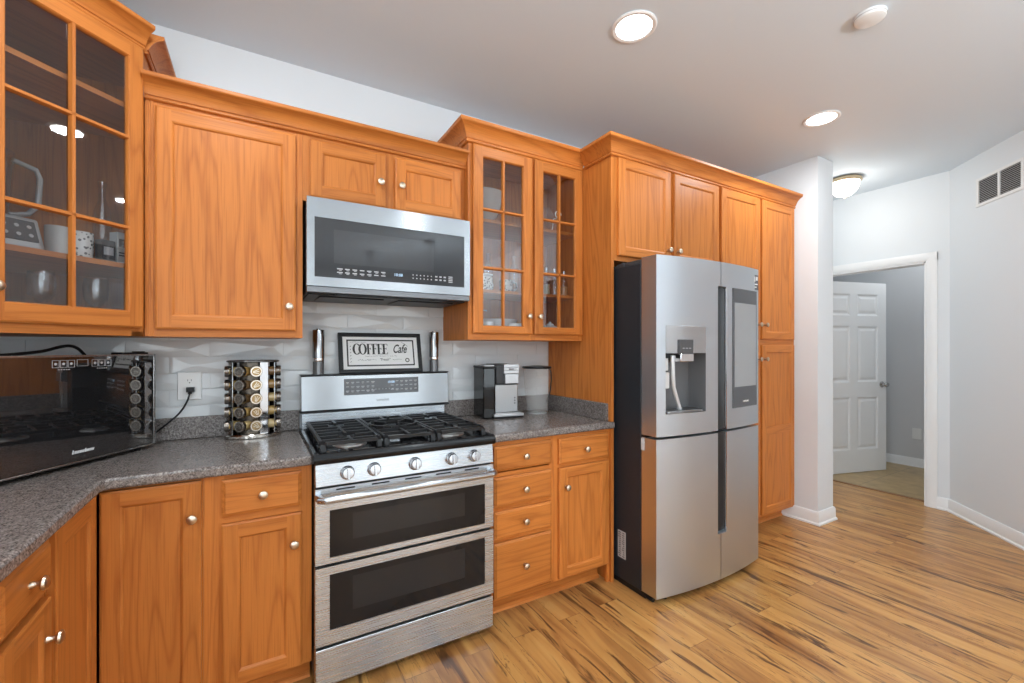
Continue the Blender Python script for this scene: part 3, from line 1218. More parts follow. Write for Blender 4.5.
# drawer and door base left of the range
X0, X1 = -0.166, 0.1815
c7 = thing('base_cabinet', 'narrow oak base cabinet with one drawer over one door, left of the range', 'cabinet', (X0, 0, 0))
Wd = X1 - X0
dx = -X0
carcass(c7, 0, Wd, -.003, FB + .019, .1, ZB)
face_frame(c7, FB, [(0, .06, .1, ZB), (Wd - .045, Wd, .1, ZB)], [(.06, Wd - .045, ZB - .03, ZB), (.06, Wd - .045, .1, .12), (.06, Wd - .045, .69, .735)])
drawer(c7, -.113 + dx, .145 + dx, .725, .856, FB)
panel_door(c7, -.113 + dx, .145 + dx, .108, .698, FB, knob=(.118 + dx, .585), sw=.05, rw=.05)
toe(c7, 0, Wd, -.535)

# corner base with the two doors meeting at the inside corner
FX = -0.462      # face plane of the left run
c8 = thing('corner_base_cabinet', 'oak corner base cabinet whose two doors meet at the inside corner', 'cabinet', (FX, FB, 0))
b = MB()
th = .018
b.box(XL + .003 - FX, -.1665 - FX, -.02, -FB - .003, .1, .118, 1)
b.box(XL + .003 - FX, -.02, -.35, -.02, .1, .118, 1)
b.box(-.1665 - FX - th, -.1665 - FX, .02, -FB - .003, .118, ZB, 0)
b.box(XL + .003 - FX, XL + .015 - FX, -.35, -FB - .003, .118, ZB, 0)
b.box(XL + .015 - FX, -.1665 - FX - th, -FB - .015, -FB - .003, .118, ZB, 0)
b.box(XL + .015 - FX, -.02, -.35, -.335, .118, ZB, 0)
b.build('carcass', [WV, WH], c8)
b = MB()
b.box(.001, -.1665 - FX, .0003, .019, ZB - .018, ZB, 1)
b.box(-.1665 - FX - .02, -.1665 - FX, 0, .019, .1, ZB, 0)
b.box(.001, -.1665 - FX, .0003, .019, .1, .115, 1)
b.box(-.019, -.0003, -.35, 0, ZB - .018, ZB, 2)
b.box(-.019, -.0003, -.35, 0, .1, .115, 2)
b.box(-.019, 0, -.35, -.335, .1, ZB, 0)
b.build('face_frame', W3, c8)
panel_door(c8, .024, -.172 - FX, .108, .866, 0.0, knob=(-.197 - FX, .742))
# the other leaf faces +x: build it in a turned frame
hd = bpy.data.objects.new('door', None)
b = MB()
b.mat = Matrix.Rotation(PI / 2, 4, 'Z')
a = add_frame(b, -.345, -.024, .108, .866, -.001, -DT, .056, .056, .008)
b.quad([(a[0], a[4], a[2]), (a[1], a[4], a[2]), (a[1], a[4], a[3]), (a[0], a[4], a[3])], 0)
b.quad([(-.345, -.001, .108), (-.024, -.001, .108), (-.024, -.001, .866), (-.345, -.001, .866)], 0)
b.build('door', [WV, WY], c8, smooth=20)
bpy.data.objects.remove(hd)
b = MB()
b.box(-.06, -.1665 - FX, .075, .087, 0, .1, 1)
b.box(-.072, -.06, -.35, .087, 0, .1, 2)
b.build('toe_kick', W3, c8)

# left-run bases along the left wall (front faces +x)
def left_base(y0, wdt, label, kz=None):
    c = thing('base_cabinet', label, 'cabinet', (FX, y0, 0), PI / 2)
    bk = -(XL + .003 - FX)
    carcass(c, 0, wdt, bk, .019, .1, ZB)
    face_frame(c, 0.0, [(0, .03, .1, ZB), (wdt - .03, wdt, .1, ZB)], [(.03, wdt - .03, ZB - .03, ZB), (.03, wdt - .03, .1, .12), (.03, wdt - .03, .69, .72)])
    drawer(c, .018, wdt - .018, .735, .858, 0.0)
    panel_door(c, .018, wdt - .018, .108, .715, 0.0, knob=(wdt - .05, .622), sw=.05, rw=.05)
    b = MB()
    b.box(0, wdt, .07, .082, 0, .1, 0)
    b.build('toe_kick', [WH], c)
    return c


left_base(-1.247, .284, 'oak base cabinet with drawer and door facing right, beside the corner base cabinet')
left_base(-1.70, .4525, 'oak base cabinet at the lower left corner of the view, cut by the frame')

# ------------------------------------------------------------------ countertops
CE = -0.6474
CXE = -0.4245
ct = thing('countertop', 'L-shaped speckled grey countertop left of the range, under spice rack and countertop oven', 'countertop', (XL, 0, ZB))


def nosed(b, outline, z0, z1, front_edges, r=0.012):
    """slab with a softened nose: simple two-step chamfer by insetting the top"""
    b.prism(outline, 'z', z0, z1)


b = MB()
ox = -XL
out = [(XL + .003 + ox, -.003), (.1815 + ox, -.003), (.1815 + ox, CE), (CXE + .02 + ox, CE), (CXE + .006 + ox, CE - .006), (CXE + ox, CE - .02), (CXE + ox, -1.70), (XL + .003 + ox, -1.70)]
b.prism(out, 'z', 0.0005, .038)
b.build('slab', COUNTER, ct, bevel=.009, seg=3)
b = MB()
b.box(XL + .003 + ox, .1815 + ox, -.021, -.003, .0382, .138)
b.box(XL + .003 + ox, XL + .022 + ox, -1.70, -.021, .0382, .138)
b.build('backsplash', COUNTER, ct, bevel=.003)
ct2 = thing('countertop', 'short speckled grey countertop right of the range, under the coffee maker', 'countertop', (.9515, 0, ZB))
b = MB()
b.box(0, XP0 - .001 - .9515 + .012, CE, FT - .004, 0.0005, .038)
b.box(0, XP0 - .001 - .9515, FT - .006, -.003, 0.0005, .038)
b.build('slab', COUNTER, ct2, bevel=.009, seg=3)
b = MB()
b.box(0, XP0 - .001 - .9515, -.021, -.003, .0382, .138)
b.box(XP0 - .020 - .9515, XP0 - .001 - .9515, -.605, -.021, .0382, .138)
b.build('backsplash', COUNTER, ct2, bevel=.003)
ZC = ZB + .038   # worktop height

# ------------------------------------------------------------------ gas range
RW = .7622
rg = thing('gas_range', 'stainless double-oven gas range with black grates and steel backguard', 'range', (.1852, 0, 0))
b = MB()
b.box(.004, RW - .004, -.640, -.03, .03, .885)
for x in (.04, RW - .08):
    for y in (-.58, -.1):
        b.box(x, x + .04, y, y + .04, 0.0, .03)
b.build('body', DARKGREY, rg, bevel=.003)


def oven_door(z0, z1, wz0, wz1, slots=False):
    b = MB()
    yb, yf = -.642, -.690
    x0, x1, wx0, wx1 = .002, RW - .002, .052, .717
    # front ring round the window
    for (a0, a1, c0, c1) in ((x0, wx0, z0, z1), (wx1, x1, z0, z1), (wx0, wx1, z0, wz0), (wx0, wx1, wz1, z1)):
        b.box(a0, a1, yf, yb, c0, c1, 0)
    b.box(wx0, wx1, yf + .02, yb, wz0, wz1, 1)
    if slots:
        for k in range(5):
            xc = .11 + k * .135
            b.box(xc - .035, xc + .035, yf - .0008, yf + .01, z1 - .012, z1 - .006, 1)
    o = b.build('oven_door', [STEEL, BLACK], rg, smooth=30)
    g = MB()
    g.box(wx0 + .001, wx1 - .001, yf + .0015, yf + .012, wz0 + .001, wz1 - .001)
    g.build('window_glass', OVENGLASS, o)
    # faint inner viewing pane printed on the glass
    r = MB()
    ix0, ix1, iz0, iz1 = wx0 + .085, wx1 - .10, wz0 + .055, wz1 - .025
    r.box(ix0, ix1, yf + .0008, yf + .0015, iz0, iz1)
    r.build('viewing_area', simple('oven_viewing_area', (.019, .019, .020), .07, 0, .4), o)
    return o


ud = oven_door(.502, .792, .524, .706, True)
ld = oven_door(.192, .490, .246, .459)
b = MB()
hz = .762
b.tube([(.012, -.690, hz), (.014, -.728, hz), (.03, -.742, hz), (RW - .03, -.742, hz), (RW - .014, -.728, hz), (RW - .012, -.690, hz)], .0135, 14)
b.build('handle', CHROME if False else STEEL, ud)
b = MB()
b.box(.002, RW - .002, -.688, -.642, .035, .178)
b.build('storage_drawer', STEEL, rg, bevel=.003)
b = MB()
b.box(.006, RW - .006, -.662, -.641, .178, .800)
b.build('door_gap', BLACK, rg)
# sloped control panel
b = MB()
b.prism([(-.692, .800), (-.640, .800), (-.640, .884), (-.682, .884)], 'x', .002, RW - .002)
b.build('control_panel', STEEL, rg, bevel=.002)
nrm = Vector((0, -.084, .010)).normalized()
nrm = Vector((0, -.993, .118))
for kx in (.117, .219, .388, .552, .661):
    b = MB()
    o0 = Vector((kx, -.6872, .842))
    b.lathe([(0, 0), (.027, 0), (.027, .004), (.0235, .007), (.0225, .026), (.020, .030), (0, .031)], o0, nrm, 28)
    M = T(o0 + nrm * .029) @ Matrix.Rotation(-.118, 4, 'X')
    b.mat = M
    b.box(-.0045, .0045, -.010, .002, -.021, .021, 0)
    b.mat = None
    k = b.build('control_knob', KNOBSTEEL, rg, bevel=.001)
# cooktop: black pan with a rounded front lip
b = MB()
b.prism([(-.696, .886), (-.700, .892), (-.700, .912), (-.692, .925), (-.672, .928), (-.660, .918), (-.10, .918), (-.09, .925), (-.045, .925), (-.045, .886)], 'x', -.006, RW + .006)
b.box(-.006, .012, -.66, -.09, .917, .926)
b.box(RW - .012, RW + .006, -.66, -.09, .917, .926)
b.build('cooktop', ENAMEL, rg, bevel=.002)
# burners
for (bx, by, r) in ((.155, -.52, .048), (.155, -.23, .036), (.381, -.37, .055), (.61, -.52, .05), (.61, -.23, .038)):
    b = MB()
    b.lathe([(0, .9175), (r + .022, .9175), (r + .018, .925), (r, .926), (r, .932), (0, .932)], (bx, by, 0), n=28, m=0)
    b.lathe([(r - .004, .932), (r - .002, .935), (r - .004, .941), (0, .942)], (bx, by, 0), n=28, m=1)
    b.build('burner', [simple('burner_alloy', (.45, .44, .43), .35, .9), IRON], rg)
# grates
for (g0, g1, kind) in ((.022, .262, 'l'), (.268, .494, 'c'), (.500, .740, 'r')):
    b = MB()
    zt, zb, t = .962, .948, .0065
    y0, y1 = -.655, -.105

    def bar(x0, y0_, x1, y1_, za=zb, zc=zt, tt=t):
        d = Vector((x1 - x0, y1_ - y0_))
        n_ = Vector((-d.y, d.x)).normalized() * tt
        b.prism([(x0 + n_.x, y0_ + n_.y), (x1 + n_.x, y1_ + n_.y), (x1 - n_.x, y1_ - n_.y), (x0 - n_.x, y0_ - n_.y)], 'z', za, zc)
    # outer frame
    bar(g0 + t, y0 + .03, g0 + t, y1)
    bar(g1 - t, y0 + .03, g1 - t, y1)
    bar(g0, y1, g1, y1)
    bar(g0 + .02, y0 + .004, g1 - .02, y0 + .004)
    # sloping front legs
    for x in (g0 + .012, g1 - .012):
        b.prism([(y0 + .006, .952), (y0 + .03, .962), (y0 + .04, .95), (y0 + .012, .919), (y0 - .001, .919)], 'x', x - .010, x + .010)
        b.box(x - .008, x + .008, y1 - .008, y1 + .008, .918, zb)
        b.box(x - .008, x + .008, -.39, -.372, .918, zb)
    xm = (g0 + g1) / 2
    if kind == 'c':
        for yy in (-.56, -.475, -.27, -.185):
            bar(g0, yy, g1, yy)
        bar(xm, y0, xm, -.475)
        bar(xm, -.27, xm, y1)
        n = 20
        # round wok ring on the centre grate
        for k in range(n):
            a0, a1 = 2 * PI * k / n, 2 * PI * (k + 1) / n
            R = .108
            bar(xm + R * math.cos(a0), -.37 + R * math.sin(a0), xm + R * math.cos(a1), -.37 + R * math.sin(a1), zb, .972, .007)
        for k in range(4):
            a0 = PI / 4 + k * PI / 2
            bar(xm + .108 * math.cos(a0), -.37 + .108 * math.sin(a0), xm + .04 * math.cos(a0), -.37 + .04 * math.sin(a0), zb, .970)
            b.box(xm + .1 * math.cos(k * PI / 2) - .006, xm + .1 * math.cos(k * PI / 2) + .006, -.37 + .1 * math.sin(k * PI / 2) - .006, -.37 + .1 * math.sin(k * PI / 2) + .006, .965, .985)
    else:
        for yy in (-.60, -.52, -.445, -.375, -.305, -.23, -.16):
            if yy in (-.52, -.23):
                bar(g0, yy, xm - .035, yy)
                bar(xm + .035, yy, g1, yy)
            else:
                bar(g0, yy, g1, yy)
        for ya, yb_ in ((y0, -.555), (-.485, -.375), (-.375, -.265), (-.195, y1)):
            bar(xm, ya, xm, yb_)
    b.build('grate', IRON, rg, bevel=.0015)
# backguard
b = MB()
b.box(.004, RW - .004, -.075, -.03, .918, 1.02)
b.build('backguard_riser', STEEL, rg)
b = MB()
b.prism([(-.112, 1.018), (-.100, 1.188), (-.092, 1.192), (-.028, 1.192), (-.028, 1.012), (-.108, 1.012)], 'x', -.003, RW + .010)
b.build('backguard', STEELM, rg, bevel=.003)
b = MB()
b.prism([(-.110, 1.004), (-.110, 1.012), (-.03, 1.012), (-.03, 1.004)], 'x', -.004, RW + .011)
b.prism([(-.104, 1.1915), (-.104, 1.1955), (-.03, 1.1955), (-.03, 1.1915)], 'x', -.004, RW + .011)
b.build('backguard_trim', BLACK, rg)
sl = math.atan2(.012, .17)


def bg(x, z, off=.0):
    """matrix on the leaning front of the backguard"""
    y = -.112 + (z - 1.018) / .17 * .012 - off
    return T((x, y, z)) @ Matrix.Rotation(-sl, 4, 'X')


b = MB()
b.mat = bg(.395, 1.127)
b.box(-.197, .197, -.0015, .002, -.042, .042)
dp = b.build('display_panel', simple('range_display_glass', (.06, .06, .065), .12), rg)
b = MB()
b.mat = bg(.395, 1.127, .0018)
rr = random.Random(3)
for row_ in range(3):
    for c_ in range(15):
        if c_ in (6, 7, 8):
            continue
        x = -.18 + c_ * .0257
        zz = .024 - row_ * .022
        ww = .006 + rr.random() * .003
        b.box(x - ww, x + ww, -.0004, 0, zz - .002, zz + .002)
        if rr.random() > .4:
            b.box(x - ww * .7, x + ww * .6, -.0004, 0, zz - .007, zz - .0045)
for c_ in range(7):
    x = -.055 + c_ * .018
    b.box(x - .003, x + .003, -.0004, 0, -.018, -.014)
b.build('keypad_print', PRINTGREY, dp)
text('display_digits', '10:08', .018, LEDBLUE, dp, bg(.44, 1.146, .0018))
text('maker_lettering', 'SAMSUNG', .014, PRINTGREY if False else DARKGREY, rg, bg(.395, 1.052, .0005), spacing=1.05)

# ------------------------------------------------------------------ over-the-range microwave
mw = thing('over_range_microwave', 'stainless over-the-range microwave with black glass front, hung above the gas range', 'microwave', (.1815, 0, 1.572))
MW, MH = .772, .417
b = MB()
b.box(.003, MW - .003, -.375, -.004, .004, MH)
b.build('body', simple('microwave_case', (.10, .10, .105), .4, .6), mw, bevel=.002)
gx0, gx1, gz0, gz1 = .031, .740, .070, .332
b = MB()
yf, yb = -.412, -.376
for (a0, a1, c0, c1) in ((0, gx0, .030, MH), (gx1, MW, .030, MH), (gx0, gx1, .030, gz0), (gx0, gx1, gz1, MH)):
    b.box(a0, a1, yf, yb, c0, c1)
d_ = b.build('door', STEELM, mw, smooth=30)
b = MB()
b.box(gx0 + .0005, gx1 - .0005, yf + .001, yb, gz0 + .0005, gz1 - .0005)
gp = b.build('window_glass', MWGLASS, d_)
b = MB()
b.box(.11, .575, yf + .0004, yf + .001, .135, .285)
b.build('viewing_area', simple('microwave_viewing_area', (.034, .034, .036), .06), gp)
b = MB()
b.box(0, MW, yf + .004, yb, .002, .029)
b.build('bottom_band', simple('dark_steel_band', (.16, .16, .165), .3, 1.0), mw, bevel=.002)
b = MB()
b.box(.01, MW - .01, -.37, -.02, -.004, .004)
for k in range(2):
    x = .06 + k * .36
    b.box(x, x + .29, -.33, -.12, -.010, -.004)
b.box(.12, .65, -.40, -.345, -.006, .002)
b.build('vent_underside', BLACK, mw, bevel=.002)
b = MB()
yk = yf + .0006


def key(x, z, ww, hh=.0018):
    b.box(x - ww, x + ww, yk - .0006, yk, z - hh, z + hh)


rr = random.Random(5)
for k in range(7):
    x = .135 + k * .032
    for z in (.112, .096):
        key(x, z, .010 if k != 0 else .012, .0024)
        if rr.random() > .3:
            key(x + .002, z - .006, .006, .0012)
b.build('keypad_print', PRINTGREY, gp)
b = MB()
for k in range(6):
    for z in (.113, .097):
        key(.470 + k * .0185, z, .0028, .0026)
for k in range(3):
    for z in (.114, .098):
        key(.588 + k * .0225, z, .006, .0035)
for z in (.118, .109, .100, .092):
    key(.664, z, .011, .0022)
b.build('keypad_print', PRINTGREY, gp)
text('display_digits', '10:08', .019, LEDBLUE, gp, T((.398, yk - .0003, .106)))

# ------------------------------------------------------------------ refrigerator
FXa, FWd = 1.768, .900
fr = thing('refrigerator', 'four-door stainless refrigerator with a touch screen and water dispenser', 'refrigerator', (FXa, 0, 0))
FZ = 1.812
YB = -.818     # back of the doors
b = MB()
b.box(.004, FWd - .004, YB + .008, -.06, .030, 1.785)
b.build('body', FRIDGESIDE, fr, bevel=.004)
b = MB()
b.box(.008, FWd - .008, YB - .02, -.10, .0, .034)
b.tube([(.02, YB - .065, .014), (.02, YB - .02, .014)], .014, 10)
b.prism([(.006, YB - .02), (.09, YB - .085), (.10, YB - .085), (.10, YB - .02)], 'z', .006, .03)
b.build('plinth', BLACK, fr, bevel=.002)
b = MB()
b.box(.006, .16, YB + .01, YB + .19, 1.785, 1.806)
b.box(.010, .09, YB + .19, -.30, 1.785, 1.80)
b.lathe([(0, 0), (.014, 0), (.014, .02), (0, .02)], (.018, YB + .14, 1.795), (-1, 0, 0), 14)
b.build('hinge_cover', DARKGREY, fr, bevel=.003)
b = MB()
b.box(FWd - .16, FWd - .006, YB + .01, YB + .19, 1.785, 1.806)
b.build('hinge_cover', DARKGREY, fr, bevel=.003)
RC = 2.6          # radius of the gentle bow of the front


def fy(x):
    """front surface of the bowed doors"""
    h = FWd / 2
    return -.918 - (math.sqrt(RC * RC - (x - h) ** 2) - math.sqrt(RC * RC - h * h))


SPL = .475        # split between left and right doors


def fdoor(x0, x1, z0, z1, hole=None, pocket=None):
    """bowed door; hole=(x0,x1,z0,z1) cut through the skin; pocket='l'/'r' side grip"""
    b = MB()
    xs_ = sorted(set([x0 + (x1 - x0) * k / 12 for k in range(13)] + ([hole[0], hole[1]] if hole else [])))
    zs_ = sorted(set([z0, z1] + ([hole[2], hole[3]] if hole else [])))
    for i in range(len(xs_) - 1):
        for j in range(len(zs_) - 1):
            a0, a1, c0, c1 = xs_[i], xs_[i + 1], zs_[j], zs_[j + 1]
            if hole and a0 >= hole[0] - 1e-6 and a1 <= hole[1] + 1e-6 and c0 >= hole[2] - 1e-6 and c1 <= hole[3] + 1e-6:
                continue
            b.quad([(a0, fy(a0), c0), (a1, fy(a1), c0), (a1, fy(a1), c1), (a0, fy(a0), c1)])
    for i in range(len(xs_) - 1):
        a0, a1 = xs_[i], xs_[i + 1]
        for c in (z0, z1):
            b.quad([(a0, fy(a0), c), (a1, fy(a1), c), (a1, YB, c), (a0, YB, c)])
    for x in (x0, x1):
        b.quad([(x, fy(x), z0), (x, YB, z0), (x, YB, z1), (x, fy(x), z1)])
    b.quad([(x0, YB, z0), (x1, YB, z0), (x1, YB, z1), (x0, YB, z1)])
    return b


ZS = .862
DISP = (.060, .346, .985, 1.303)


def finish(b, name, mats, parent, bevel=.0):
    o = b.build(name, mats, parent, smooth=30)
    bm = bmesh.new()
    bm.from_mesh(o.data)
    bmesh.ops.remove_doubles(bm, verts=bm.verts, dist=.0001)
    bmesh.ops.recalc_face_normals(bm, faces=bm.faces)
    bm.to_mesh(o.data)
    bm.free()
    o.data.set_sharp_from_angle(angle=math.radians(30))
    return o


# grip strips: left doors end short of the split where the black pocket runs
GR = .053
b = fdoor(.002, SPL - .027, ZS + .008, FZ, DISP)
d1 = finish(b, 'door', [STEELV], fr)
b = MB()
b.box(SPL - .027, SPL - .001, fy(SPL) + .027, YB, ZS + .008, 1.676)
b.build('grip_recess', BLACK, d1)
b = MB()
b.prism([(SPL - .0275, fy(SPL)), (SPL - .002, fy(SPL)), (SPL - .002, YB), (SPL - .0275, YB)], 'z', 1.676, FZ)
b.build('door_edge', STEELV, d1)
# dispenser
b = MB()
x0, x1, z0, z1 = DISP
yd = -.842
b.quad([(x0, yd, z0), (x1, yd, z0), (x1, yd, z1), (x0, yd, z1)])
for x in (x0, x1):
    b.quad([(x, fy(x), z0), (x, yd, z0), (x, yd, z1), (x, fy(x), z1)])
for z in (z0, z1):
    b.quad([(x0, fy(x0), z), (x1, fy(x1), z), (x1, yd, z), (x0, yd, z)])
dsp = b.build('dispenser_recess', simple('dispenser_grey', (.17, .17, .175), .35, .3), d1)
b = MB()
b.box(x0 + .002, x1 - .002, fy(.2) + .002, yd, z0 + .001, z0 + .014)
b.build('drip_tray', simple('drip_tray_grey', (.3, .3, .305), .3, .9), dsp, bevel=.002)
b = MB()
xc = .196
b.box(xc - .052, xc + .052, fy(xc) - .008, yd, 1.298, 1.375, 0)
b.box(xc - .052, xc + .052, fy(xc) - .010, yd, 1.258, 1.299, 1)
b.build('dispenser_head', [simple('dispenser_head_grey', (.07, .07, .074), .3), CHROME], dsp, bevel=.003)
b = MB()
for k in range(3):
    b.box(xc - .035 + k * .025, xc - .019 + k * .025, fy(xc) - .0086, fy(xc) - .008, 1.327, 1.331)
b.build('dispenser_print', PRINTGREY, dsp)
b = MB()
b.box(.075, .120, -.895, yd, 1.21, 1.275)
b.box(.075, .122, -.90, -.86, 1.115, 1.20)
b.build('water_paddle', WHITEPL if False else simple('paddle_silver', (.62, .62, .62), .3), dsp, bevel=.003)
b = MB()
b.tube([(.140, -.905, 1.29), (.143, -.905, 1.19), (.150, -.903, 1.12), (.19, -.90, 1.03), (.205, -.90, 1.0)], .011, 10)
b.build('dispenser_edge', simple('dispenser_edge_silver', (.62, .62, .62), .3, .3), dsp)
b = MB()
for k in range(10):
    a0 = x0 + (x1 - x0) * k / 10
    a1 = x0 + (x1 - x0) * (k + 1) / 10
    b.quad([(a0, fy(a0) - .0012, z1), (a1, fy(a1) - .0012, z1), (a1, fy(a1) - .0012, 1.446), (a0, fy(a0) - .0012, 1.446)])
    b.quad([(a0, fy(a0) - .0012, 1.446), (a1, fy(a1) - .0012, 1.446), (a1, fy(a1), 1.447), (a0, fy(a0), 1.447)])
finish(b, 'dispenser_panel', [simple('dispenser_panel_silver', (.50, .50, .505), .22, 1.0)], d1)
# right upper door with screen
b = fdoor(SPL + .002 + GR, FWd - .002, ZS + .008, FZ)
d2 = finish(b, 'door', [STEELV], fr)
b = fdoor(SPL + .002, SPL + .002 + GR, 1.676, FZ)
finish(b, 'door_edge', [STEELV], d2)


def grip(z0, z1, parent):
    b = MB()
    x0 = SPL + .002
    yf_ = fy(SPL)
    b.prism([(x0 + GR - .0035, yf_ + .027), (x0 + GR - .002, yf_ + .006), (x0 + GR, fy(x0 + GR) + .0005), (x0 + GR, YB), (x0 + GR - .0035, YB)], 'z', z0, z1, 0)
    b.box(x0 - .001, x0 + GR - .0036, yf_ + .027, YB, z0, z1, 1)
    o = b.build('grip_strip', [CHROME, BLACK], parent, smooth=60)
    return o


grip(ZS + .008, 1.6755, d2)
SX0, SX1 = 2.353 - FXa, 2.640 - FXa
b = MB()
m_ = 10
for k in range(m_):
    a0 = SX0 + (SX1 - SX0) * k / m_
    a1 = SX0 + (SX1 - SX0) * (k + 1) / m_
    b.quad([(a0, fy(a0) - .002, .985), (a1, fy(a1) - .002, .985), (a1, fy(a1) - .002, 1.675), (a0, fy(a0) - .002, 1.675)])
for z in (.985, 1.675):
    for k in range(m_):
        a0 = SX0 + (SX1 - SX0) * k / m_
        a1 = SX0 + (SX1 - SX0) * (k + 1) / m_
        b.quad([(a0, fy(a0) - .002, z), (a1, fy(a1) - .002, z), (a1, fy(a1), z), (a0, fy(a0), z)])
for x in (SX0, SX1):
    b.quad([(x, fy(x) - .002, .985), (x, fy(x), .985), (x, fy(x), 1.675), (x, fy(x) - .002, 1.675)])
hs_ = finish(b, 'touch_screen', [SCREENRIM], d2)
b = MB()
ix0, ix1 = SX0 + .019, SX1 - .012
for k in range(m_):
    a0 = ix0 + (ix1 - ix0) * k / m_
    a1 = ix0 + (ix1 - ix0) * (k + 1) / m_
    b.quad([(a0, fy(a0) - .0024, 1.105), (a1, fy(a1) - .0024, 1.105), (a1, fy(a1) - .0024, 1.592), (a0, fy(a0) - .0024, 1.592)])
finish(b, 'screen_display', [SCREEN], hs_)
xm = (SX0 + SX1) / 2
text('maker_lettering', 'SAMSUNG', .015, PRINTWHITE, hs_, T((xm, fy(xm) - .0026, 1.018)) @ Matrix.Rotation(math.atan((fy(xm + .01) - fy(xm)) / .01), 4, 'Z'))
# energy sticker
b = MB()
sx = FWd - .045
b.box(sx - .030, sx + .030, fy(sx) - .0012, fy(sx) + .004, 1.685, 1.775)
stk = b.build('info_sticker', simple('sticker_dark', (.10, .10, .11), .4), d2)
b = MB()
b.box(sx - .022, sx - .002, fy(sx) - .0016, fy(sx), 1.735, 1.765)
b.box(sx + .006, sx + .022, fy(sx) - .0016, fy(sx), 1.742, 1.765)
b.box(sx - .022, sx + .022, fy(sx) - .0016, fy(sx), 1.715, 1.722)
b.box(sx - .022, sx + .012, fy(sx) - .0016, fy(sx), 1.698, 1.705)
b.build('sticker_print', PRINTWHITE, stk)
# lower doors
b = fdoor(.002, SPL - .027, .036, ZS - .006)
d3 = finish(b, 'door', [STEELV], fr)
b = MB()
b.box(SPL - .027, SPL - .001, fy(SPL) + .027, YB, .292, ZS - .006)
b.build('grip_recess', BLACK, d3)
b = MB()
b.prism([(SPL - .0275, fy(SPL)), (SPL - .002, fy(SPL)), (SPL - .002, YB), (SPL - .0275, YB)], 'z', .036, .292)
b.build('door_edge', STEELV, d3)
b = fdoor(SPL + .002 + GR, FWd - .002, .036, ZS - .006)
d4 = finish(b, 'door', [STEELV], fr)
b = fdoor(SPL + .002, SPL + .002 + GR, .036, .292)
finish(b, 'door_edge', [STEELV], d4)
grip(.2925, ZS - .006, d4)
b = MB()
b.box(-.001, .012, YB - .02, YB + .002, ZS - .075, ZS - .010)
b.build('hinge_cap', simple('hinge_cap_light', (.6, .6, .6), .4), d3, bevel=.002)
b = MB()
b.box(SPL - .006, SPL + .006, YB - .03, YB, .04, FZ - .02)
b.box(.006, FWd - .006, YB - .03, YB, ZS - .010, ZS + .012)
b.build('door_gasket', BLACK, fr)
# rating label low on the charcoal side
b = MB()
b.box(.0015, .0045, -.700, -.640, .150, .300)
rl = b.build('rating_label', simple('rating_label_grey', (.42, .42, .42), .5), fr)
b = MB()
rr = random.Random(9)
for k in range(12):
    for c_ in range(2):
        y = -.692 + c_ * .028
        b.box(.0010, .0016, y, y + .010 + rr.random() * .012, .158 + k * .0118, .163 + k * .0118)
b.build('label_print', DARKGREY, rl)

# ------------------------------------------------------------------ countertop oven in the left corner
oa = math.atan2(.833, .553)
ov = thing('countertop_oven', 'black glass-fronted countertop oven standing diagonally in the left corner', 'oven', (-.373 - .61 * .553, -.162 - .61 * .833, ZC), oa)
OW, OD = .61, .232
b = MB()
b.prism([(.004, .012), (OW - .004, .012), (OW - .004, OD - .02), (OW - .02, OD), (.02, OD), (.004, OD - .02)], 'z', .016, .384)
b.build('housing', simple('oven_housing_black', (.020, .020, .022), .35), ov, bevel=.004)
b = MB()
b.box(.008, OW - .008, 0, .012, .024, .384)
gl = b.build('glass_front', BLACKGLASS, ov)
b = MB()
b.box(0, OW, -.002, .014, .384, .391)
b.box(0, OW, -.002, .014, .016, .022)
b.box(OW - .008, OW, -.002, .014, .016, .391)
b.box(0, .008, -.002, .014, .016, .391)
b.build('front_trim', simple('trim_steel_satin', (.5, .5, .5), .25, 1.0), ov, bevel=.001)
for x in (.05, OW - .05):
    for y in (.03, OD - .04):
        b = MB()
        b.lathe([(0, 0), (.012, 0), (.014, .017), (0, .017)], (x, y, 0), n=14)
        b.build('foot', BLACK, ov)
# touch keys at the top of the glass
b = MB()


def outline(x0, x1, z0, z1, t=.0012):
    for (a0, a1, c0, c1) in ((x0, x1, z0, z0 + t), (x0, x1, z1 - t, z1), (x0, x0 + t, z0, z1), (x1 - t, x1, z0, z1)):
        b.box(a0, a1, -.0008, .0005, c0, c1)


for gx in (.221, .350):
    for k in range(3):
        x = gx + k * .0245
        outline(x, x + .022, .349, .374)
        b.lathe([(0, 0), (.0045, 0), (.0045, .0008), (0, .0008)], (x + .011, .0003, .3615), (0, -1, 0), 10)
    for k in range(5):
        b.box(gx + .018 + k * .008, gx + .023 + k * .008, -.0008, .0005, .341, .3435)
outline(.299, .337, .352, .375)
b.build('key_print', PRINTGREY, gl)
b = MB()
rr = random.Random(4)
for k in range(9):
    x = .283 + k * .0084
    h_ = .013 if k in (0, 5) else .009
    b.prism([(x, .049), (x + .0022, .049), (x + .0022 + h_ * .25, .049 + h_), (x + h_ * .25, .049 + h_)], 'y', -.0008, .0005)
    b.prism([(x + .0045, .049), (x + .0062, .049), (x + .0062 + .002, .058), (x + .0045 + .002, .058)], 'y', -.0008, .0005)
    zz = .0535 if rr.random() > .5 else .049
    b.prism([(x, zz), (x + .006, zz), (x + .0065, zz + .002), (x + .0005, zz + .002)], 'y', -.0008, .0005)
b.build('maker_lettering', PRINTWHITE, gl)
b = MB()
b.box(.487, .600, .020, .070, .384, .398)
b.box(.565, .592, .026, .06, .398, .402)
b.build('hinge_bracket', BLACK, ov, bevel=.002)


def world_to(o, p):
    M = T(o.location) @ Matrix.Rotation(o.rotation_euler.z, 4, 'Z')
    return M.inverted() @ Vector(p)


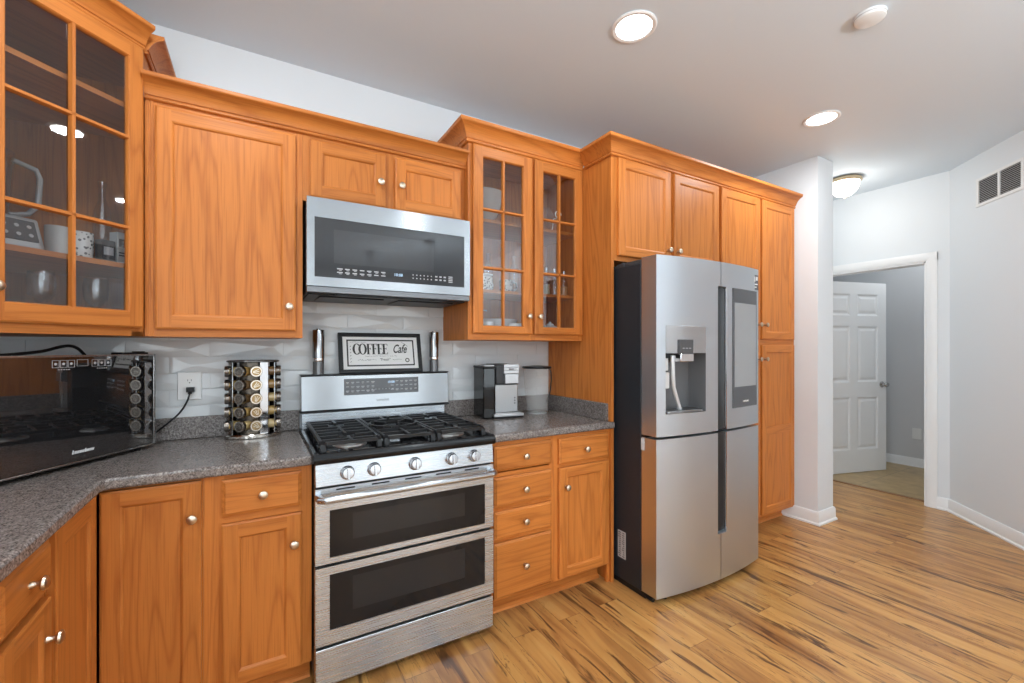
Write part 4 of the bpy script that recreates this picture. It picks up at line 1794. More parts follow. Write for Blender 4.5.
def smooth_path(pts, n=8):
    pts = [Vector(p) for p in pts]
    P = [pts[0]] + pts + [pts[-1]]
    out_ = []
    for i in range(1, len(P) - 2):
        p0, p1, p2, p3 = P[i - 1], P[i], P[i + 1], P[i + 2]
        for k in range(n):
            t_ = k / n
            out_.append(.5 * ((2 * p1) + (-p0 + p2) * t_ + (2 * p0 - 5 * p1 + 4 * p2 - p3) * t_ ** 2 + (-p0 + 3 * p1 - 3 * p2 + p3) * t_ ** 3))
    out_.append(pts[-1])
    return out_


b = MB()
b.tube(smooth_path([(.03, .10, .390), (.157, .10, .392), (.268, .10, .403), (.33, .10, .419), (.364, .10, .423), (.392, .10, .413), (.417, .10, .388)]), .0055, 10)
b.build('loose_cable', BLACK, ov)
# power cord to the outlet
ocx, ocz = -.272, 1.156
cord = [(ocx + .005, -.046, ocz - .024), (ocx + .004, -.055, ocz - .035), (ocx - .008, -.058, ocz - .075), (ocx - .035, -.055, ocz - .12), (ocx - .07, -.05, ocz - .155), (-.385, -.05, .962), (-.42, -.055, .94)]
b = MB()
b.tube([world_to(ov, p) for p in smooth_path(cord)], .004, 10)
b.mat = T(world_to(ov, (ocx + .005, -.032, ocz - .016))) @ Matrix.Rotation(-oa, 4, 'Z')
b.box(-.015, .015, -.014, .013, -.011, .011)
b.box(-.008, .008, -.020, -.010, -.018, -.004)
b.build('power_cord', BLACK, ov, bevel=.001)

# outlet on the tiles
ol = thing('outlet', 'white wall outlet on the tiles beside the spice rack, black plug in it', 'outlet', (ocx, -.0125, ocz))
b = MB()
b.box(-.045, .045, -.006, .001, -.063, .063)
b.build('cover_plate', WHITEPL, ol, bevel=.003)
b = MB()
for zz in (.022, -.022):
    b.prism([(.017 * math.cos(k * PI / 8) * 1.0, zz + max(-.014, min(.014, .017 * math.sin(k * PI / 8)))) for k in range(16)], 'y', -.0075, -.005, 0)
    if zz > 0:
        for x in (-.0065, .0065):
            b.box(x - .001, x + .001, -.0079, -.007, zz, zz + .008, 1)
        b.lathe([(0, 0), (.0025, 0), (.0025, .0005), (0, .0005)], (0, -.0075, zz - .007), (0, -1, 0), 8, 1)
b.build('receptacle', [WHITEPL, BLACK], ol)

# ------------------------------------------------------------------ spice rack and jars
sx_, sy_ = -.019, -.100
sr = thing('spice_rack', 'oval chrome countertop spice rack holding jars in five tiers', 'spice rack', (sx_, sy_, ZC))
EA, EB = .108, .062
b = MB()
b.lathe([(0, 0), (.112, 0), (.116, .004), (.116, .014), (.110, .019), (.0, .021)], n=40, sx=1, sy=.60)
b.build('base', SMOKYCHROME, sr, smooth=30)
b = MB()
b.lathe([(0, .349), (.103, .349), (.108, .352), (.108, .357), (.100, .360), (0, .361)], n=40, sx=1, sy=.57)
b.build('top_plate', simple('rack_top_dark', (.10, .095, .09), .2, .8), sr, smooth=30)
b = MB()
b.lathe([(.034, .02), (.034, .35)], n=24, sx=1.7, sy=.75)
b.build('core', simple('rack_core_dark', (.09, .075, .06), .25, .8), sr)


def ell(deg, ra, rb):
    a = math.radians(deg)
    return Vector((math.sin(a) * ra, -math.cos(a) * rb, 0))


STRIPS = [(-66, .014), (26, .017), (68, .008), (128, .012), (-128, .012), (180, .014)]
for deg, hw in STRIPS:
    p = ell(deg, .099, .056)
    nrm_ = Vector((p.x / .099 ** 2, p.y / .056 ** 2, 0)).normalized()
    tt = Vector((-nrm_.y, nrm_.x, 0))
    b = MB()
    c4_ = [p + tt * hw, p - tt * hw, p - tt * hw - nrm_ * .003, p + tt * hw - nrm_ * .003]
    b.prism([(v.x, v.y) for v in c4_], 'z', .018, .351)
    b.build('upright_strip', CHROME, sr, bevel=.001)
COLS = [(-88, 'left side column', 0), (-30, 'front column of round lids', 1), (6, 'second column from the chrome strip', 2), (84, 'right side column', 3)]
COLNAME = ['left edge column', 'column of dark lids facing out', 'gold-lid column by the chrome strip', 'right edge column']
TIERS = ['bottom', 'second from bottom', 'middle', 'second from top', 'top']
LID = simple('jar_lid_dark', (.17, .145, .125), .22, .9)
LIDRING = simple('jar_lid_emboss', (.50, .45, .40), .22, .9)
LIDGOLD = simple('jar_lid_gold', (.30, .20, .09), .25, .8)
proto = None
for ci, (deg, _, _) in enumerate(COLS):
    for ti in range(5):
        zc = .058 + ti * .0625
        base = ell(deg, .036, .016)
        tip = ell(deg, .112, .068)
        out_ = Vector((tip.x - base.x, tip.y - base.y, 0)).normalized()
        j = thing('spice_jar', 'spice jar, %s tier of the rack, %s' % (TIERS[ti], COLNAME[ci]), 'jar',
                  (sx_ + base.x, sy_ + base.y, ZC + zc), math.atan2(out_.x, -out_.y) if False else math.atan2(out_.y, out_.x) + PI / 2, 'spice jars in the rack')
        ln = (tip - base).length
        b = MB()
        b.lathe([(0, .0), (.020, 0), (.0215, .003), (.0215, ln - .024), (.019, ln - .018), (.019, ln - .014)], (0, 0, 0), (0, -1, 0), 18)
        b.build('jar_body', SPICES[(ci * 3 + ti * 2 + (1 if ti < 2 else 0)) % 5] if ti > 1 else SPICES[3 if (ci + ti) % 2 else 1], j)
        b = MB()
        b.lathe([(.0, ln - .015), (.0255, ln - .015), (.0255, ln - .001), (.024, ln + .001), (0, ln + .001)], (0, 0, 0), (0, -1, 0), 20, 0)
        b.lathe([(.0235, ln + .001), (.0235, ln + .0022), (.0185, ln + .0022), (.0185, ln + .001)], (0, 0, 0), (0, -1, 0), 20, 1)
        for k in range(3):
            a = .6 + k * .5 + ti
            b.mat = T((0, -ln - .0012, 0)) @ Matrix.Rotation(a * .6, 4, 'Y')
            b.box(-.012, .012, -.0006, .0006, -.006 + k * .006, -.0035 + k * .006, 1)
            b.mat = None
        b.build('lid', [LIDGOLD if ci == 2 else LID, LIDRING], j)

# ------------------------------------------------------------------ on the range: sign and two mills
ZG_ = 1.1957
sg = thing('framed_sign', 'black-framed coffee cafe sign leaning on the tiles atop the range backguard', 'sign', (.364 + .223, -.082, ZG_))
lean = math.atan2(.055, .215)
Ml = Matrix.Rotation(-lean, 4, 'X')
SW, SH = .446, .222
b = MB()
b.mat = Ml
fw = .021
for (a0, a1, c0, c1) in ((-SW / 2, SW / 2, 0, fw), (-SW / 2, SW / 2, SH - fw, SH), (-SW / 2, -SW / 2 + fw, fw, SH - fw), (SW / 2 - fw, SW / 2, fw, SH - fw)):
    b.box(a0, a1, -.008, .010, c0, c1)
b.build('frame', simple('black_frame', (.007, .007, .008), .4, 0.0, .3), sg, bevel=.002)
b = MB()
b.mat = Ml
b.box(-SW / 2 + fw - .002, SW / 2 - fw + .002, .001, .006, fw - .002, SH - fw + .002)
pp = b.build('print_sheet', PAPER, sg)
b = MB()
b.mat = Ml
bx0, bx1, bz0, bz1 = -.178, .178, .042, .182


def bar2(x0, z0, x1, z1, t_):
    d = Vector((x1 - x0, z1 - z0))
    n_ = Vector((-d.y, d.x)).normalized() * t_ / 2
    b.prism([(x0 + n_.x, z0 + n_.y), (x1 + n_.x, z1 + n_.y), (x1 - n_.x, z1 - n_.y), (x0 - n_.x, z0 - n_.y)], 'y', .0002, .0012)


for (a0, c0, a1, c1) in ((bx0, bz0, bx1, bz0), (bx0, bz1, bx1, bz1), (bx0, bz0, bx0, bz1), (bx1, bz0, bx1, bz1)):
    ex_ = .003
    bar2(a0 - (ex_ if c0 == c1 else 0), c0 - (ex_ if a0 == a1 else 0), a1 + (ex_ if c0 == c1 else 0), c1 + (ex_ if a0 == a1 else 0), .0075)
# COFFEE drawn as slab-serif capitals with thick stems
zb_, zt_ = .104, .162


def arc_letter(xc, ra, rb, a0, a1, thick):
    n_ = 22
    for k in range(n_):
        u0 = a0 + (a1 - a0) * k / n_
        u1 = a0 + (a1 - a0) * (k + 1) / n_
        tk = .0032 + (thick + .0025) * (0.5 * (abs(math.cos(u0)) + abs(math.cos(u1)))) ** 1.5
        bar2(xc + ra * math.cos(u0), (zb_ + zt_) / 2 + rb * math.sin(u0), xc + ra * math.cos(u1), (zb_ + zt_) / 2 + rb * math.sin(u1), tk)


arc_letter(-.130, .0165, .029, .75, 2 * PI - .75, .006)
arc_letter(-.100, .0165, .029, 0, 2 * PI, .006)


def stem_letter(x, bottom):
    bar2(x, zb_, x, zt_, .0105)
    bar2(x - .007, zt_ - .001, x + .019, zt_ - .001, .0028)
    bar2(x + .019, zt_, x + .019, zt_ - .011, .0025)
    zm = (zb_ + zt_) / 2 + .002
    bar2(x, zm, x + .013, zm, .0026)
    bar2(x + .013, zm - .006, x + .013, zm + .006, .0024)
    if bottom:
        bar2(x - .007, zb_ + .001, x + .020, zb_ + .001, .0028)
        bar2(x + .020, zb_, x + .020, zb_ + .012, .0025)
    else:
        bar2(x - .008, zb_ + .001, x + .009, zb_ + .001, .0028)


for x, e in ((-.071, False), (-.043, False), (-.015, True), (.013, True)):
    stem_letter(x, e)
# small lines of script, wreath mark and corner ornament
rr = random.Random(21)


def scribble(x0, x1, z, h):
    x = x0
    pz = z
    while x < x1:
        nx = x + .0022 + rr.random() * .0022
        nz = z + (rr.random() - .5) * h * 2
        bar2(x, pz, nx, nz, .0011)
        x, pz = nx, nz
        if rr.random() > .86:
            x += .004


scribble(-.088, .085, .0935, .0022)
scribble(-.128, -.028, .073, .0040)
scribble(.058, .112, .073, .0032)
for k in range(12):
    a = 2 * PI * k / 12
    bar2(.140 + .010 * math.cos(a), .069 + .010 * math.sin(a), .140 + .010 * math.cos(a + .55), .069 + .010 * math.sin(a + .55), .005)
for k in range(4):
    bar2(.112 + k * .006, .172 - k * .003, .134 + k * .004, .160 - k * .004, .0014)
for k in range(6):
    bar2(-.165, .060 + k * .017, -.160, .066 + k * .017, .0024)
scribble(-.165, -.085, .172, .0016)
b.build('print_lettering', PRINTBLACK, pp)
text('cafe_lettering', 'Cafe', .068, PRINTBLACK, pp, Ml @ T((.098, .0008, .132)), shear=.42, xs=.62, depth=.0004, bold=.0012)
text('fresh_lettering', '"Fresh"', .021, PRINTBLACK, pp, Ml @ T((.015, .0008, .0735)), shear=.25, xs=.95, depth=.0004)


def mill(x, r, h, label):
    m_ = thing('pepper_mill', label, 'mill', (x, -.062, ZG_), 0, 'pepper mills on the range backguard')
    b = MB()
    b.lathe([(0, 0), (r, 0), (r, .002), (r * .98, .004), (r * .94, .004), (r * .94, .080), (0, .080)], n=28)
    b.build('grinder_chamber', simple('mill_acrylic', (.14, .14, .145), .06, .3), m_)
    b = MB()
    b.lathe([(r * .96, .066), (r, .068), (r, .082), (r * .96, .084)], n=28)
    b.build('collar', CHROME, m_)
    b = MB()
    b.lathe([(0, .084), (r, .084), (r, h - .004), (r * .96, h - .001), (r * .35, h), (r * .33, h + .005), (0, h + .006)], n=28)
    b.build('steel_sleeve', simple('mill_steel', (.34, .34, .345), .16, 1.0), m_)
    return m_


mill(.2665, .0285, .228, 'tall steel pepper mill left of the coffee sign')
mill(.884, .0270, .228, 'tall steel pepper mill right of the coffee sign')

# ------------------------------------------------------------------ coffee maker
km = thing('coffee_maker', 'silver single-cup coffee maker with a smoky side water tank, on the right countertop', 'coffee maker', (1.190, -.225, ZC), math.radians(-7))
SILV = simple('coffee_silver', (.46, .46, .465), .28, .9)
b = MB()
b.box(0, .190, -.005, .20, 0, .012, 1)
b.box(.0, .190, -.012, .075, .012, .030, 0)
b.build('drip_base', [SILV, BLACK], km, bevel=.003)
b = MB()
b.box(.012, .178, -.004, .068, .030, .0325)
for k in range(8):
    b.box(.02 + k * .02, .028 + k * .02, .0, .06, .0325, .034)
b.build('drip_grille', simple('grille_grey', (.35, .35, .355), .3, .9), km)
b = MB()
b.box(.020, .170, .030, .20, .030, .200)
b.build('tower', simple('coffee_tower_steel', (.36, .36, .365), .30, .8), km, bevel=.006)
b = MB()
b.box(.022, .168, .018, .205, .200, .318)
b.build('head', DARKGREY, km, bevel=.008)
b = MB()
b.box(.068, .166, .004, .06, .264, .320)
b.box(.074, .160, -.002, .06, .206, .262)
for zz in (.282, .300):
    b.box(.068, .166, .002, .006, zz, zz + .003, 1)
b.box(.100, .130, .000, .006, .286, .296, 1)
b.build('brew_head', [SILV, MIDGREY], km, bevel=.004)
b = MB()
for k in range(3):
    b.lathe([(0, 0), (.005, 0), (.005, .001), (0, .001)], (.148, .030, .085 + k * .016), (0, -1, 0), 10)
b.build('buttons', DARKGREY, km)
b = MB()
b.box(-.058, .016, .012, .195, .004, .30)
tk_ = b.build('water_tank', SMOKEGLASS, km, bevel=.006)
b = MB()
b.box(-.052, .010, .018, .189, .006, .17)
b.build('water', simple('tank_inner_dark', (.035, .035, .037), .1), tk_)
b = MB()
b.box(-.060, .020, .010, .197, .296, .310)
b.box(-.050, .012, .016, .10, .300, .317, 1)
b.build('tank_lid', [BLACK, SILV], tk_, bevel=.003)

# ------------------------------------------------------------------ clear pitcher by the end panel
pt = thing('glass_pitcher', 'clear glass pitcher with dark lid and thin handle, between coffee maker and end panel', 'pitcher', (1.556, -.128, ZC))
b = MB()
b.lathe([(0, .004), (.062, .004), (.070, .012), (.076, .09), (.082, .17), (.090, .285), (.0885, .285), (.080, .17), (.073, .09), (.066, .016), (0, .012)], n=32)
b.build('vessel', HAZE, pt)
b = MB()
b.lathe([(0, 0), (.066, 0), (.066, .004), (0, .004)], n=28)
b.build('foot_ring', simple('pitcher_base', (.4, .4, .4), .2), pt)
b = MB()
b.lathe([(0, .286), (.093, .286), (.095, .290), (.093, .298), (.03, .303), (0, .303)], n=32)
b.prism([(-.02, -.085), (.02, -.085), (.008, -.105), (-.008, -.105)], 'z', .286, .296)
b.build('lid', BLACK, pt)
b = MB()
b.tube(smooth_path([(.088, 0, .285), (.108, 0, .265), (.113, 0, .21), (.105, 0, .14), (.088, 0, .085), (.074, 0, .07)]), .004, 8)
b.build('handle', BLACK, pt)

# ------------------------------------------------------------------ things inside the glazed cabinet
GX, GB, GM, GT = .9635, ZU + .018, 1.655, 2.045


def vessel(name, label, cat, loc, prof, mat, group=None, n=28, rz=0):
    b = MB()
    b.lathe(prof, n=n)
    o = b.build(name, mat, None, loc=loc, rot=(0, 0, rz), smooth=40)
    return tag(o, label, cat, group)


# top shelf left: big glass bowl and a stemmed glass
vessel('glass_bowl', 'large clear glass bowl on the top shelf of the glazed cabinet, left door', 'bowl', (1.145, -.175, GT),
       [(0, .004), (.045, .004), (.055, .0), (.05, .02), (.095, .07), (.12, .15), (.124, .19), (.121, .19), (.09, .075), (.045, .024), (0, .02)], FROST)
# top shelf right: covered cake stand with scrolled wire
cs_ = thing('cake_stand', 'glass cake dome with a scrolled wire on the top shelf, right door', 'cake stand', (1.545, -.18, GT))
b = MB()
b.lathe([(0, 0), (.06, 0), (.05, .008), (.02, .018), (.02, .045), (.09, .055), (.095, .062), (0, .062)], n=28)
b.lathe([(.088, .062), (.088, .13), (.07, .158), (.02, .168), (0, .168)], n=28)
b.build('dome', HAZE, cs_)
b = MB()
pts = []
for k in range(22):
    a = k * .42
    r = .026 - k * .0009
    pts.append((.11 + r * math.cos(a), -.04, .135 + r * math.sin(a)))
b.tube(pts, .004, 6)
b.tube(smooth_path([(.05, -.04, .0), (.07, -.04, .05), (.075, -.04, .10), (.10, -.04, .112)]), .0028, 6)
b.build('wire_scroll', simple('pale_wire', (.75, .7, .6), .3, .8), cs_)


def bottle(label, loc, h, r, mat=JARGLASS, group='clear bottles in the glazed cabinet', fill=None, ftop=.45, stopper=None):
    o = thing('glass_bottle', label, 'bottle', loc, 0, group)
    b = MB()
    b.lathe([(0, .002), (r, .002), (r, h * .55), (r * .9, h * .65), (r * .4, h * .8), (r * .4, h * .95), (r * .5, h * .96), (r * .5, h), (r * .3, h)], n=20)
    b.build('bottle_body', mat, o)
    if fill:
        b = MB()
        b.lathe([(0, .005), (r * .85, .005), (r * .85, h * ftop), (0, h * ftop)], n=16)
        b.build('contents', fill, o)
    if stopper:
        b = MB()
        b.lathe([(0, h), (r * .42, h), (r * .5, h + .02), (r * .2, h + .03), (0, h + .03)], n=14)
        b.build('stopper', stopper, o)
    return o


# middle shelf (left door): patterned bowl, patterned mug, two clear bottles
PATT = None


def pattern_mat():
    m, nt, b = new_mat('blue_patterned_ceramic')
    L = nt.links
    tc = N(nt, 'ShaderNodeTexCoord')
    v = N(nt, 'ShaderNodeTexVoronoi')
    v.inputs['Scale'].default_value = 85
    L.new(tc.outputs['Object'], v.inputs['Vector'])
    r = ramp(nt, [(0.34, (.14, .13, .13)), (.46, (.78, .76, .72)), (.8, (.74, .72, .69))])
    L.new(v.outputs[0], r.inputs[0])
    L.new(r.outputs[0], b.inputs['Base Color'])
    b.inputs['Roughness'].default_value = .2
    return m


PATT = pattern_mat()


def mug(label, loc, r, h, mat, group, rz=0, handle=True):
    o = thing('mug', label, 'mug', loc, rz, group)
    b = MB()
    b.lathe([(0, 0), (r * .8, 0), (r * .92, .006), (r, h * .5), (r, h), (r * .93, h), (r * .9, .01), (0, .01)], n=26)
    b.build('cup_body', mat, o)
    if handle:
        b = MB()
        b.tube(smooth_path([(r * .96, 0, h * .82), (r * 1.45, 0, h * .78), (r * 1.55, 0, h * .45), (r * 1.3, 0, h * .25), (r * .94, 0, h * .22)]), .005, 8)
        b.build('handle', mat, o)
    return o


mg = 'mugs in the glazed cabinet'
mug('wide dark-patterned mug on the middle shelf, far left of the glazed cabinet', (1.122, -.215, GM), .060, .082, PATT, mg, .4)
mug('small dark-patterned mug right of the muntin, left door of the glazed cabinet', (1.285, -.205, GM), .040, .080, PATT, mg, -.6)
vessel('saucer', 'small white saucer lying on top of the far left patterned mug', 'plate', (1.122, -.215, GM + .0822),
       [(0, 0), (.035, 0), (.062, .012), (.062, .015), (.034, .005), (0, .005)], CERAMIC)
bottle('clear glass bottle rising behind the mugs on the middle shelf, left of the muntin', (1.215, -.11, GM), .25, .030)
bottle('clear glass bottle rising behind the mugs on the middle shelf, right of the muntin', (1.385, -.13, GM), .25, .034)
# middle shelf (right door)
YELLOW = simple('yellow_contents', (.55, .42, .18), .4)
AMBER = simple('amber_contents', (.60, .30, .10), .4)
SILCAP = simple('shaker_cap', (.6, .6, .6), .25, 1.0)
bottle('glass shaker with pale yellow contents, middle shelf of the glazed cabinet', (1.545, -.250, GM), .150, .027, fill=YELLOW, stopper=SILCAP, group='shakers in the glazed cabinet')
bottle('slim clear glass shaker between the yellow and the orange-filled ones, middle shelf', (1.608, -.250, GM), .150, .021, stopper=SILCAP, group='shakers in the glazed cabinet')
bottle('glass shaker with orange contents, middle shelf of the glazed cabinet', (1.680, -.250, GM), .140, .027, fill=AMBER, stopper=SILCAP, group='shakers in the glazed cabinet')
# bottom of the cabinet
vessel('serving_bowl', 'large white serving bowl at the bottom of the glazed cabinet, left door', 'bowl', (1.245, -.145, GB),
       [(0, .004), (.06, .004), (.065, 0), (.075, .012), (.125, .075), (.132, .108), (.127, .108), (.115, .075), (.06, .014), (0, .012)], simple('grey_white_ceramic', (.68, .68, .67), .2))
wg = 'small white cups at the bottom of the glazed cabinet'
for (x, y, r, h, l) in ((1.118, -.285, .038, .085, 'small white cup left of the large serving bowl, bottom of the glazed cabinet'),
                        (1.310, -.280, .044, .080, 'small white cup in front of the large serving bowl, bottom of the glazed cabinet')):
    mug(l, (x, y, GB), r, h, CERAMIC, wg, handle=False)
tp = thing('teapot', 'small white teapot at the bottom of the glazed cabinet, right door', 'teapot', (1.570, -.255, GB))
b = MB()
b.lathe([(0, 0), (.035, 0), (.05, .015), (.055, .04), (.045, .07), (.025, .078), (0, .08)], n=26)
b.tube(smooth_path([(-.05, 0, .03), (-.075, 0, .045), (-.088, 0, .072)]), [.012, .011, .010, .0095, .009, .0085, .008, .0075, .007, .007, .007, .0065, .0065, .006, .006, .006, .006], 10)
b.build('pot_body', CERAMIC, tp)
b = MB()
b.lathe([(.026, .078), (.02, .088), (.008, .092), (.008, .1), (0, .103)], n=20)
b.build('lid', CERAMIC, tp)
b = MB()
b.tube(smooth_path([(.048, 0, .062), (.08, 0, .062), (.085, 0, .035), (.05, 0, .022)]), .005, 8)
b.build('handle', DARKGREY, tp)
vessel('plate', 'flat white plate at the bottom right inside the glazed cabinet', 'plate', (1.655, -.140, GB),
       [(0, 0), (.038, 0), (.05, .010), (.05, .013), (.036, .005), (0, .005)], CERAMIC)

# ------------------------------------------------------------------ things inside the corner cabinet
def cpt(x, y, z):
    """corner cabinet local -> world"""
    v = Matrix.Rotation(PI / 4, 2) @ Vector((x, y))
    return (cc.location.x + v.x, cc.location.y + v.y, z)


CB, C1, C2 = ZU + .018, 1.645, 2.245
# appliance with slanted button panel
ap = thing('waffle_maker', 'grey appliance with a slanted button panel on the corner cabinet shelf', 'appliance', cpt(.045, .055, C1), PI / 4)
b = MB()
b.prism([(0, 0), (0, .012), (.035, .105), (.16, .12), (.19, .09), (.19, 0)], 'x', 0, .155)
b.build('housing', simple('appliance_grey', (.38, .38, .38), .35, .5), ap, bevel=.006)
b = MB()
ls = math.atan2(.035, .093)
b.mat = T((.078, .0165, .058)) @ Matrix.Rotation(-ls, 4, 'X')
b.box(-.062, .062, -.004, .002, -.036, .036, 0)
for k in range(4):
    for r_ in range(2):
        b.lathe([(0, 0), (.006, 0), (.006, .002), (0, .002)], (-.045 + k * .03, -.004, -.016 + r_ * .03), (0, -1, 0), 10, 1)
b.build('button_panel', [DARKGREY, PRINTGREY], ap)
# big clear jug with an angular handle
jg = thing('blender_jug', 'large clear jug with an angular handle on the corner cabinet shelf', 'jug', cpt(.165, .32, C1 + .001), PI / 4)
jg.location = cpt(.165, .32, C1 + .001)
b = MB()
b.lathe([(0, .004), (.06, .004), (.065, .02), (.085, .36), (.082, .36), (.062, .022), (0, .014)], n=28)
b.build('jug_body', JARGLASS, jg)
b = MB()
b.tube([(.075, -.02, .345), (.135, -.03, .33), (.145, -.032, .30), (.140, -.03, .20), (.115, -.025, .165), (.068, -.02, .15)], .009, 10)
b.build('handle', simple('clear_handle_grey', (.42, .42, .42), .2), jg)
g_ = 'cups in the corner cabinet'
mug('pale tumbler behind the muntin on the corner cabinet shelf', cpt(.285, .15, C1), .034, .11, simple('pale_tumbler', (.55, .53, .50), .2), g_, handle=False)
mug('pale printed cup right of the muntin on the corner cabinet shelf', cpt(.345, .14, C1), .036, .105, PATT, g_, handle=False)
bx1_ = thing('spice_tin', 'dark little box on the corner cabinet shelf, left of the white carton', 'box', cpt(.395, .095, C1), PI / 4)
b = MB()
b.box(-.022, .022, -.018, .018, 0, .085, 0)
b.box(-.016, .016, -.0185, -.018, .03, .06, 1)
b.build('tin_body', [simple('tin_dark', (.05, .05, .055), .3), PRINTGREY], bx1_, bevel=.002)
bx2_ = thing('carton', 'white printed carton at the right end of the corner cabinet shelf', 'box', cpt(.447, .10, C1), PI / 4)
b = MB()
b.box(-.022, .022, -.02, .02, 0, .125, 0)
b.box(-.016, .010, -.0205, -.02, .07, .10, 1)
b.box(-.016, .014, -.0205, -.02, .045, .05, 1)
b.box(-.016, .008, -.0205, -.02, .035, .04, 1)
b.build('carton_body', [simple('carton_white', (.6, .6, .58), .5), DARKGREY], bx2_, bevel=.001)
bottle('tall slim clear bottle behind the cartons in the corner cabinet', cpt(.445, .19, C1), .33, .028, group='bottles in the corner cabinet')
gw = 'stemmed glasses in the corner cabinet'
for (x, y, l) in ((.245, .16, 'clear stemmed glass at the bottom of the corner cabinet, left pane'), (.405, .16, 'clear stemmed glass at the bottom of the corner cabinet, right pane')):
    vessel('stemmed_glass', l, 'glass', cpt(x, y, CB), [(0, 0), (.034, 0), (.03, .004), (.005, .01), (.004, .08), (.012, .09), (.034, .12), (.038, .16), (.033, .20), (.031, .20), (.035, .16), (.03, .122), (0, .095)], JARGLASS, gw, 24)

# ------------------------------------------------------------------ ceiling fittings
def downlight(x, y, label, power):
    o = thing('recessed_ceiling_light', label, 'ceiling light', (x, y, CEIL), 0, 'recessed lights in the kitchen ceiling')
    b = MB()
    b.lathe([(.078, .001), (.098, .0), (.100, -.004), (.094, -.008), (.080, -.006), (.078, .001)], n=36)
    b.build('trim_ring', TRIMW, o)
    b = MB()
    b.lathe([(0, -.003), (.080, -.003), (.080, -.001), (0, -.001)], n=36)
    b.build('lens', LAMPGLASS, o)
    d = bpy.data.lights.new('downlight_lamp', 'AREA')
    d.shape = 'DISK'
    d.size = .15
    d.energy = power
    d.color = (.88, .955, 1.0)
    l = bpy.data.objects.new('downlight_lamp', d)
    COL.objects.link(l)
    l.parent = o
    l.location = (0, 0, -.012)
    return o


downlight(1.465, -1.062, 'recessed ceiling light above the range, nearest the glazed cabinet', 4.5)
downlight(3.070, -1.083, 'recessed ceiling light above the floor in front of the pantry, toward the doorway', 9)
downlight(-.14, -1.06, 'added recessed ceiling light above the left countertop, just out of view', 8)  # added to brighten the upper left doors
downlight(-.15, -3.0, 'added recessed ceiling light behind the camera, on the left', 5)  # the lights behind the camera are added to light the room
downlight(1.465, -3.0, 'added recessed ceiling light behind the camera, in the middle', 5)
downlight(3.05, -5.0, 'added recessed ceiling light behind the camera, on the right', 5)

fl = thing('flush_ceiling_light', 'lit flush ceiling light with frosted bowl and tan rim in the hall', 'ceiling light', (4.340, -.675, CEIL))
b = MB()
b.lathe([(0, 0), (.105, 0), (.122, -.012), (.124, -.026), (.114, -.036), (.100, -.038), (0, -.038)], n=40)
b.build('rim', BRASS, fl)
b = MB()
b.lathe([(.108, -.037), (.105, -.060), (.088, -.105), (.055, -.138), (.02, -.150), (0, -.151)], n=40)
b.build('glass_bowl', BOWLGLASS, fl)
b = MB()
b.lathe([(0, -.150), (.010, -.152), (.012, -.160), (.006, -.168), (0, -.170)], n=16)
b.build('finial', BRASS, fl)
d = bpy.data.lights.new('hall_lamp', 'POINT')
d.energy = 3
d.shadow_soft_size = .12
d.color = (1.0, .95, .88)
l = bpy.data.objects.new('hall_lamp', d)
COL.objects.link(l)
l.parent = fl
l.location = (0, 0, -.30)

sd = thing('smoke_detector', 'white round smoke detector on the kitchen ceiling', 'smoke detector', (2.305, -1.625, CEIL))
b = MB()
b.lathe([(0, 0), (.058, 0), (.058, -.008), (.054, -.020), (.042, -.025), (0, -.025)], n=36)
b.build('cover', WHITEPL, sd)
b = MB()
b.lathe([(.053, -.009), (.0585, -.009), (.0585, -.012), (.053, -.012)], n=36)
b.build('vent_slot', simple('detector_slot', (.55, .55, .55), .5), sd)

# return-air grille on the diagonal wall
gs = .18
vx, vy = 4.668, -1.402
vg = thing('return_air_grille', 'white double-louvre air return grille high on the diagonal right wall', 'vent', (vx, vy, 2.385), PI / 4 + PI)
b = MB()
VW, VH = .405, .212
b.box(-.010, VW, -.008, .002, 0, .022)
b.box(-.010, VW, -.008, .002, VH - .022, VH)
b.box(-.010, .016, -.008, .002, .022, VH - .022)
b.box(VW / 2 - .012, VW / 2 + .008, -.008, .002, .022, VH - .022)
b.box(VW - .024, VW, -.008, .002, .022, VH - .022)
b.build('grille_frame', WHITEPL, vg, bevel=.002)
b = MB()
b.box(0, VW - .01, -.0005, .001, .01, VH - .01)
b.build('duct_shadow', simple('duct_dark', (.035, .033, .03), .8), vg)
for (a0, a1) in ((.016, VW / 2 - .012), (VW / 2 + .008, VW - .024)):
    b = MB()
    for k in range(13):
        z = .026 + k * .0128
        b.prism([(-.0008, z + .005), (-.0065, z), (-.0072, z + .0012), (-.0015, z + .0062)], 'x', a0, a1)
    b.build('louvre_panel', simple('louvre_grey', (.5, .5, .5), .5), vg)

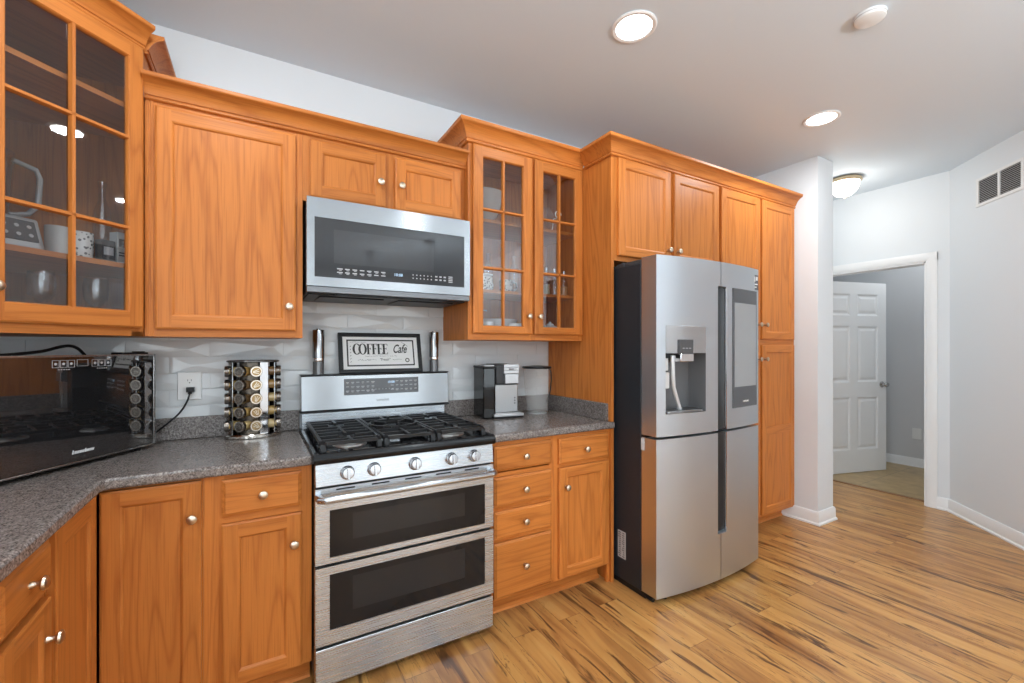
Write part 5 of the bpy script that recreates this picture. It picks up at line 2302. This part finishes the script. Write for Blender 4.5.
# bowl pendants behind the camera: dining lamp seen reflected, others added as ceiling uplights
def pendant(x, y, label, power):
    pd = thing('pendant_lamp', label, 'pendant lamp', (x, y, CEIL))
    bz = simple('pendant_bronze', (.03, .025, .022), .35, .6)
    b = MB()
    b.lathe([(0, 0), (.085, 0), (.085, -.012), (.06, -.03), (.012, -.036), (0, -.036)], n=28)
    b.build('canopy', bz, pd)
    b = MB()
    b.tube([(0, 0, -.03), (0, 0, -.96)], .008, 10)
    b.build('rod', bz, pd)
    b = MB()
    b.lathe([(.20, -.86), (.205, -.86), (.17, -.92), (.10, -.96), (0, -.975), (0, -.968), (.10, -.953), (.165, -.915)], n=36)  # invented bowl, shaped to send the light up at the ceiling
    b.build('glass_bowl', simple('pendant_bowl', (.8, .8, .78), .4, emis=((1.0, .97, .92), 1.5)), pd)
    d = bpy.data.lights.new('pendant_bulb', 'POINT')
    d.energy = power
    d.shadow_soft_size = .03
    d.color = (.89, .96, 1.0)
    l = bpy.data.objects.new('pendant_bulb', d)
    COL.objects.link(l)
    l.parent = pd
    l.location = (.04, 0, -.895)


pendant(1.46, -5.1, 'bowl pendant lamp over the dining area behind the camera, far from the range', 35)
pendant(-.45, -3.25, 'added bowl pendant uplight close behind the camera, on the left', 60)
pendant(2.0, -4.0, 'added bowl pendant uplight behind the camera, on the right', 90)

rl_ = thing('flush_ceiling_light', 'added flush ceiling light in the room beyond the doorway, out of sight', 'ceiling light', (5.75, -.75, CEIL))  # unseen fixture added to brighten the far room and its door
b = MB()
b.lathe([(0, 0), (.14, 0), (.145, -.02), (.13, -.03), (0, -.03)], n=32)
b.build('rim', BRASS, rl_)
b = MB()
b.lathe([(.128, -.029), (.12, -.06), (.08, -.10), (0, -.12)], n=32)
b.build('glass_bowl', BOWLGLASS, rl_)
d = bpy.data.lights.new('far_room_fill', 'POINT')
d.energy = 6.5
d.shadow_soft_size = .1
d.color = (.9, .96, 1.0)
l = bpy.data.objects.new('far_room_fill', d)
COL.objects.link(l)
l.parent = rl_
l.location = (0, 0, -.28)
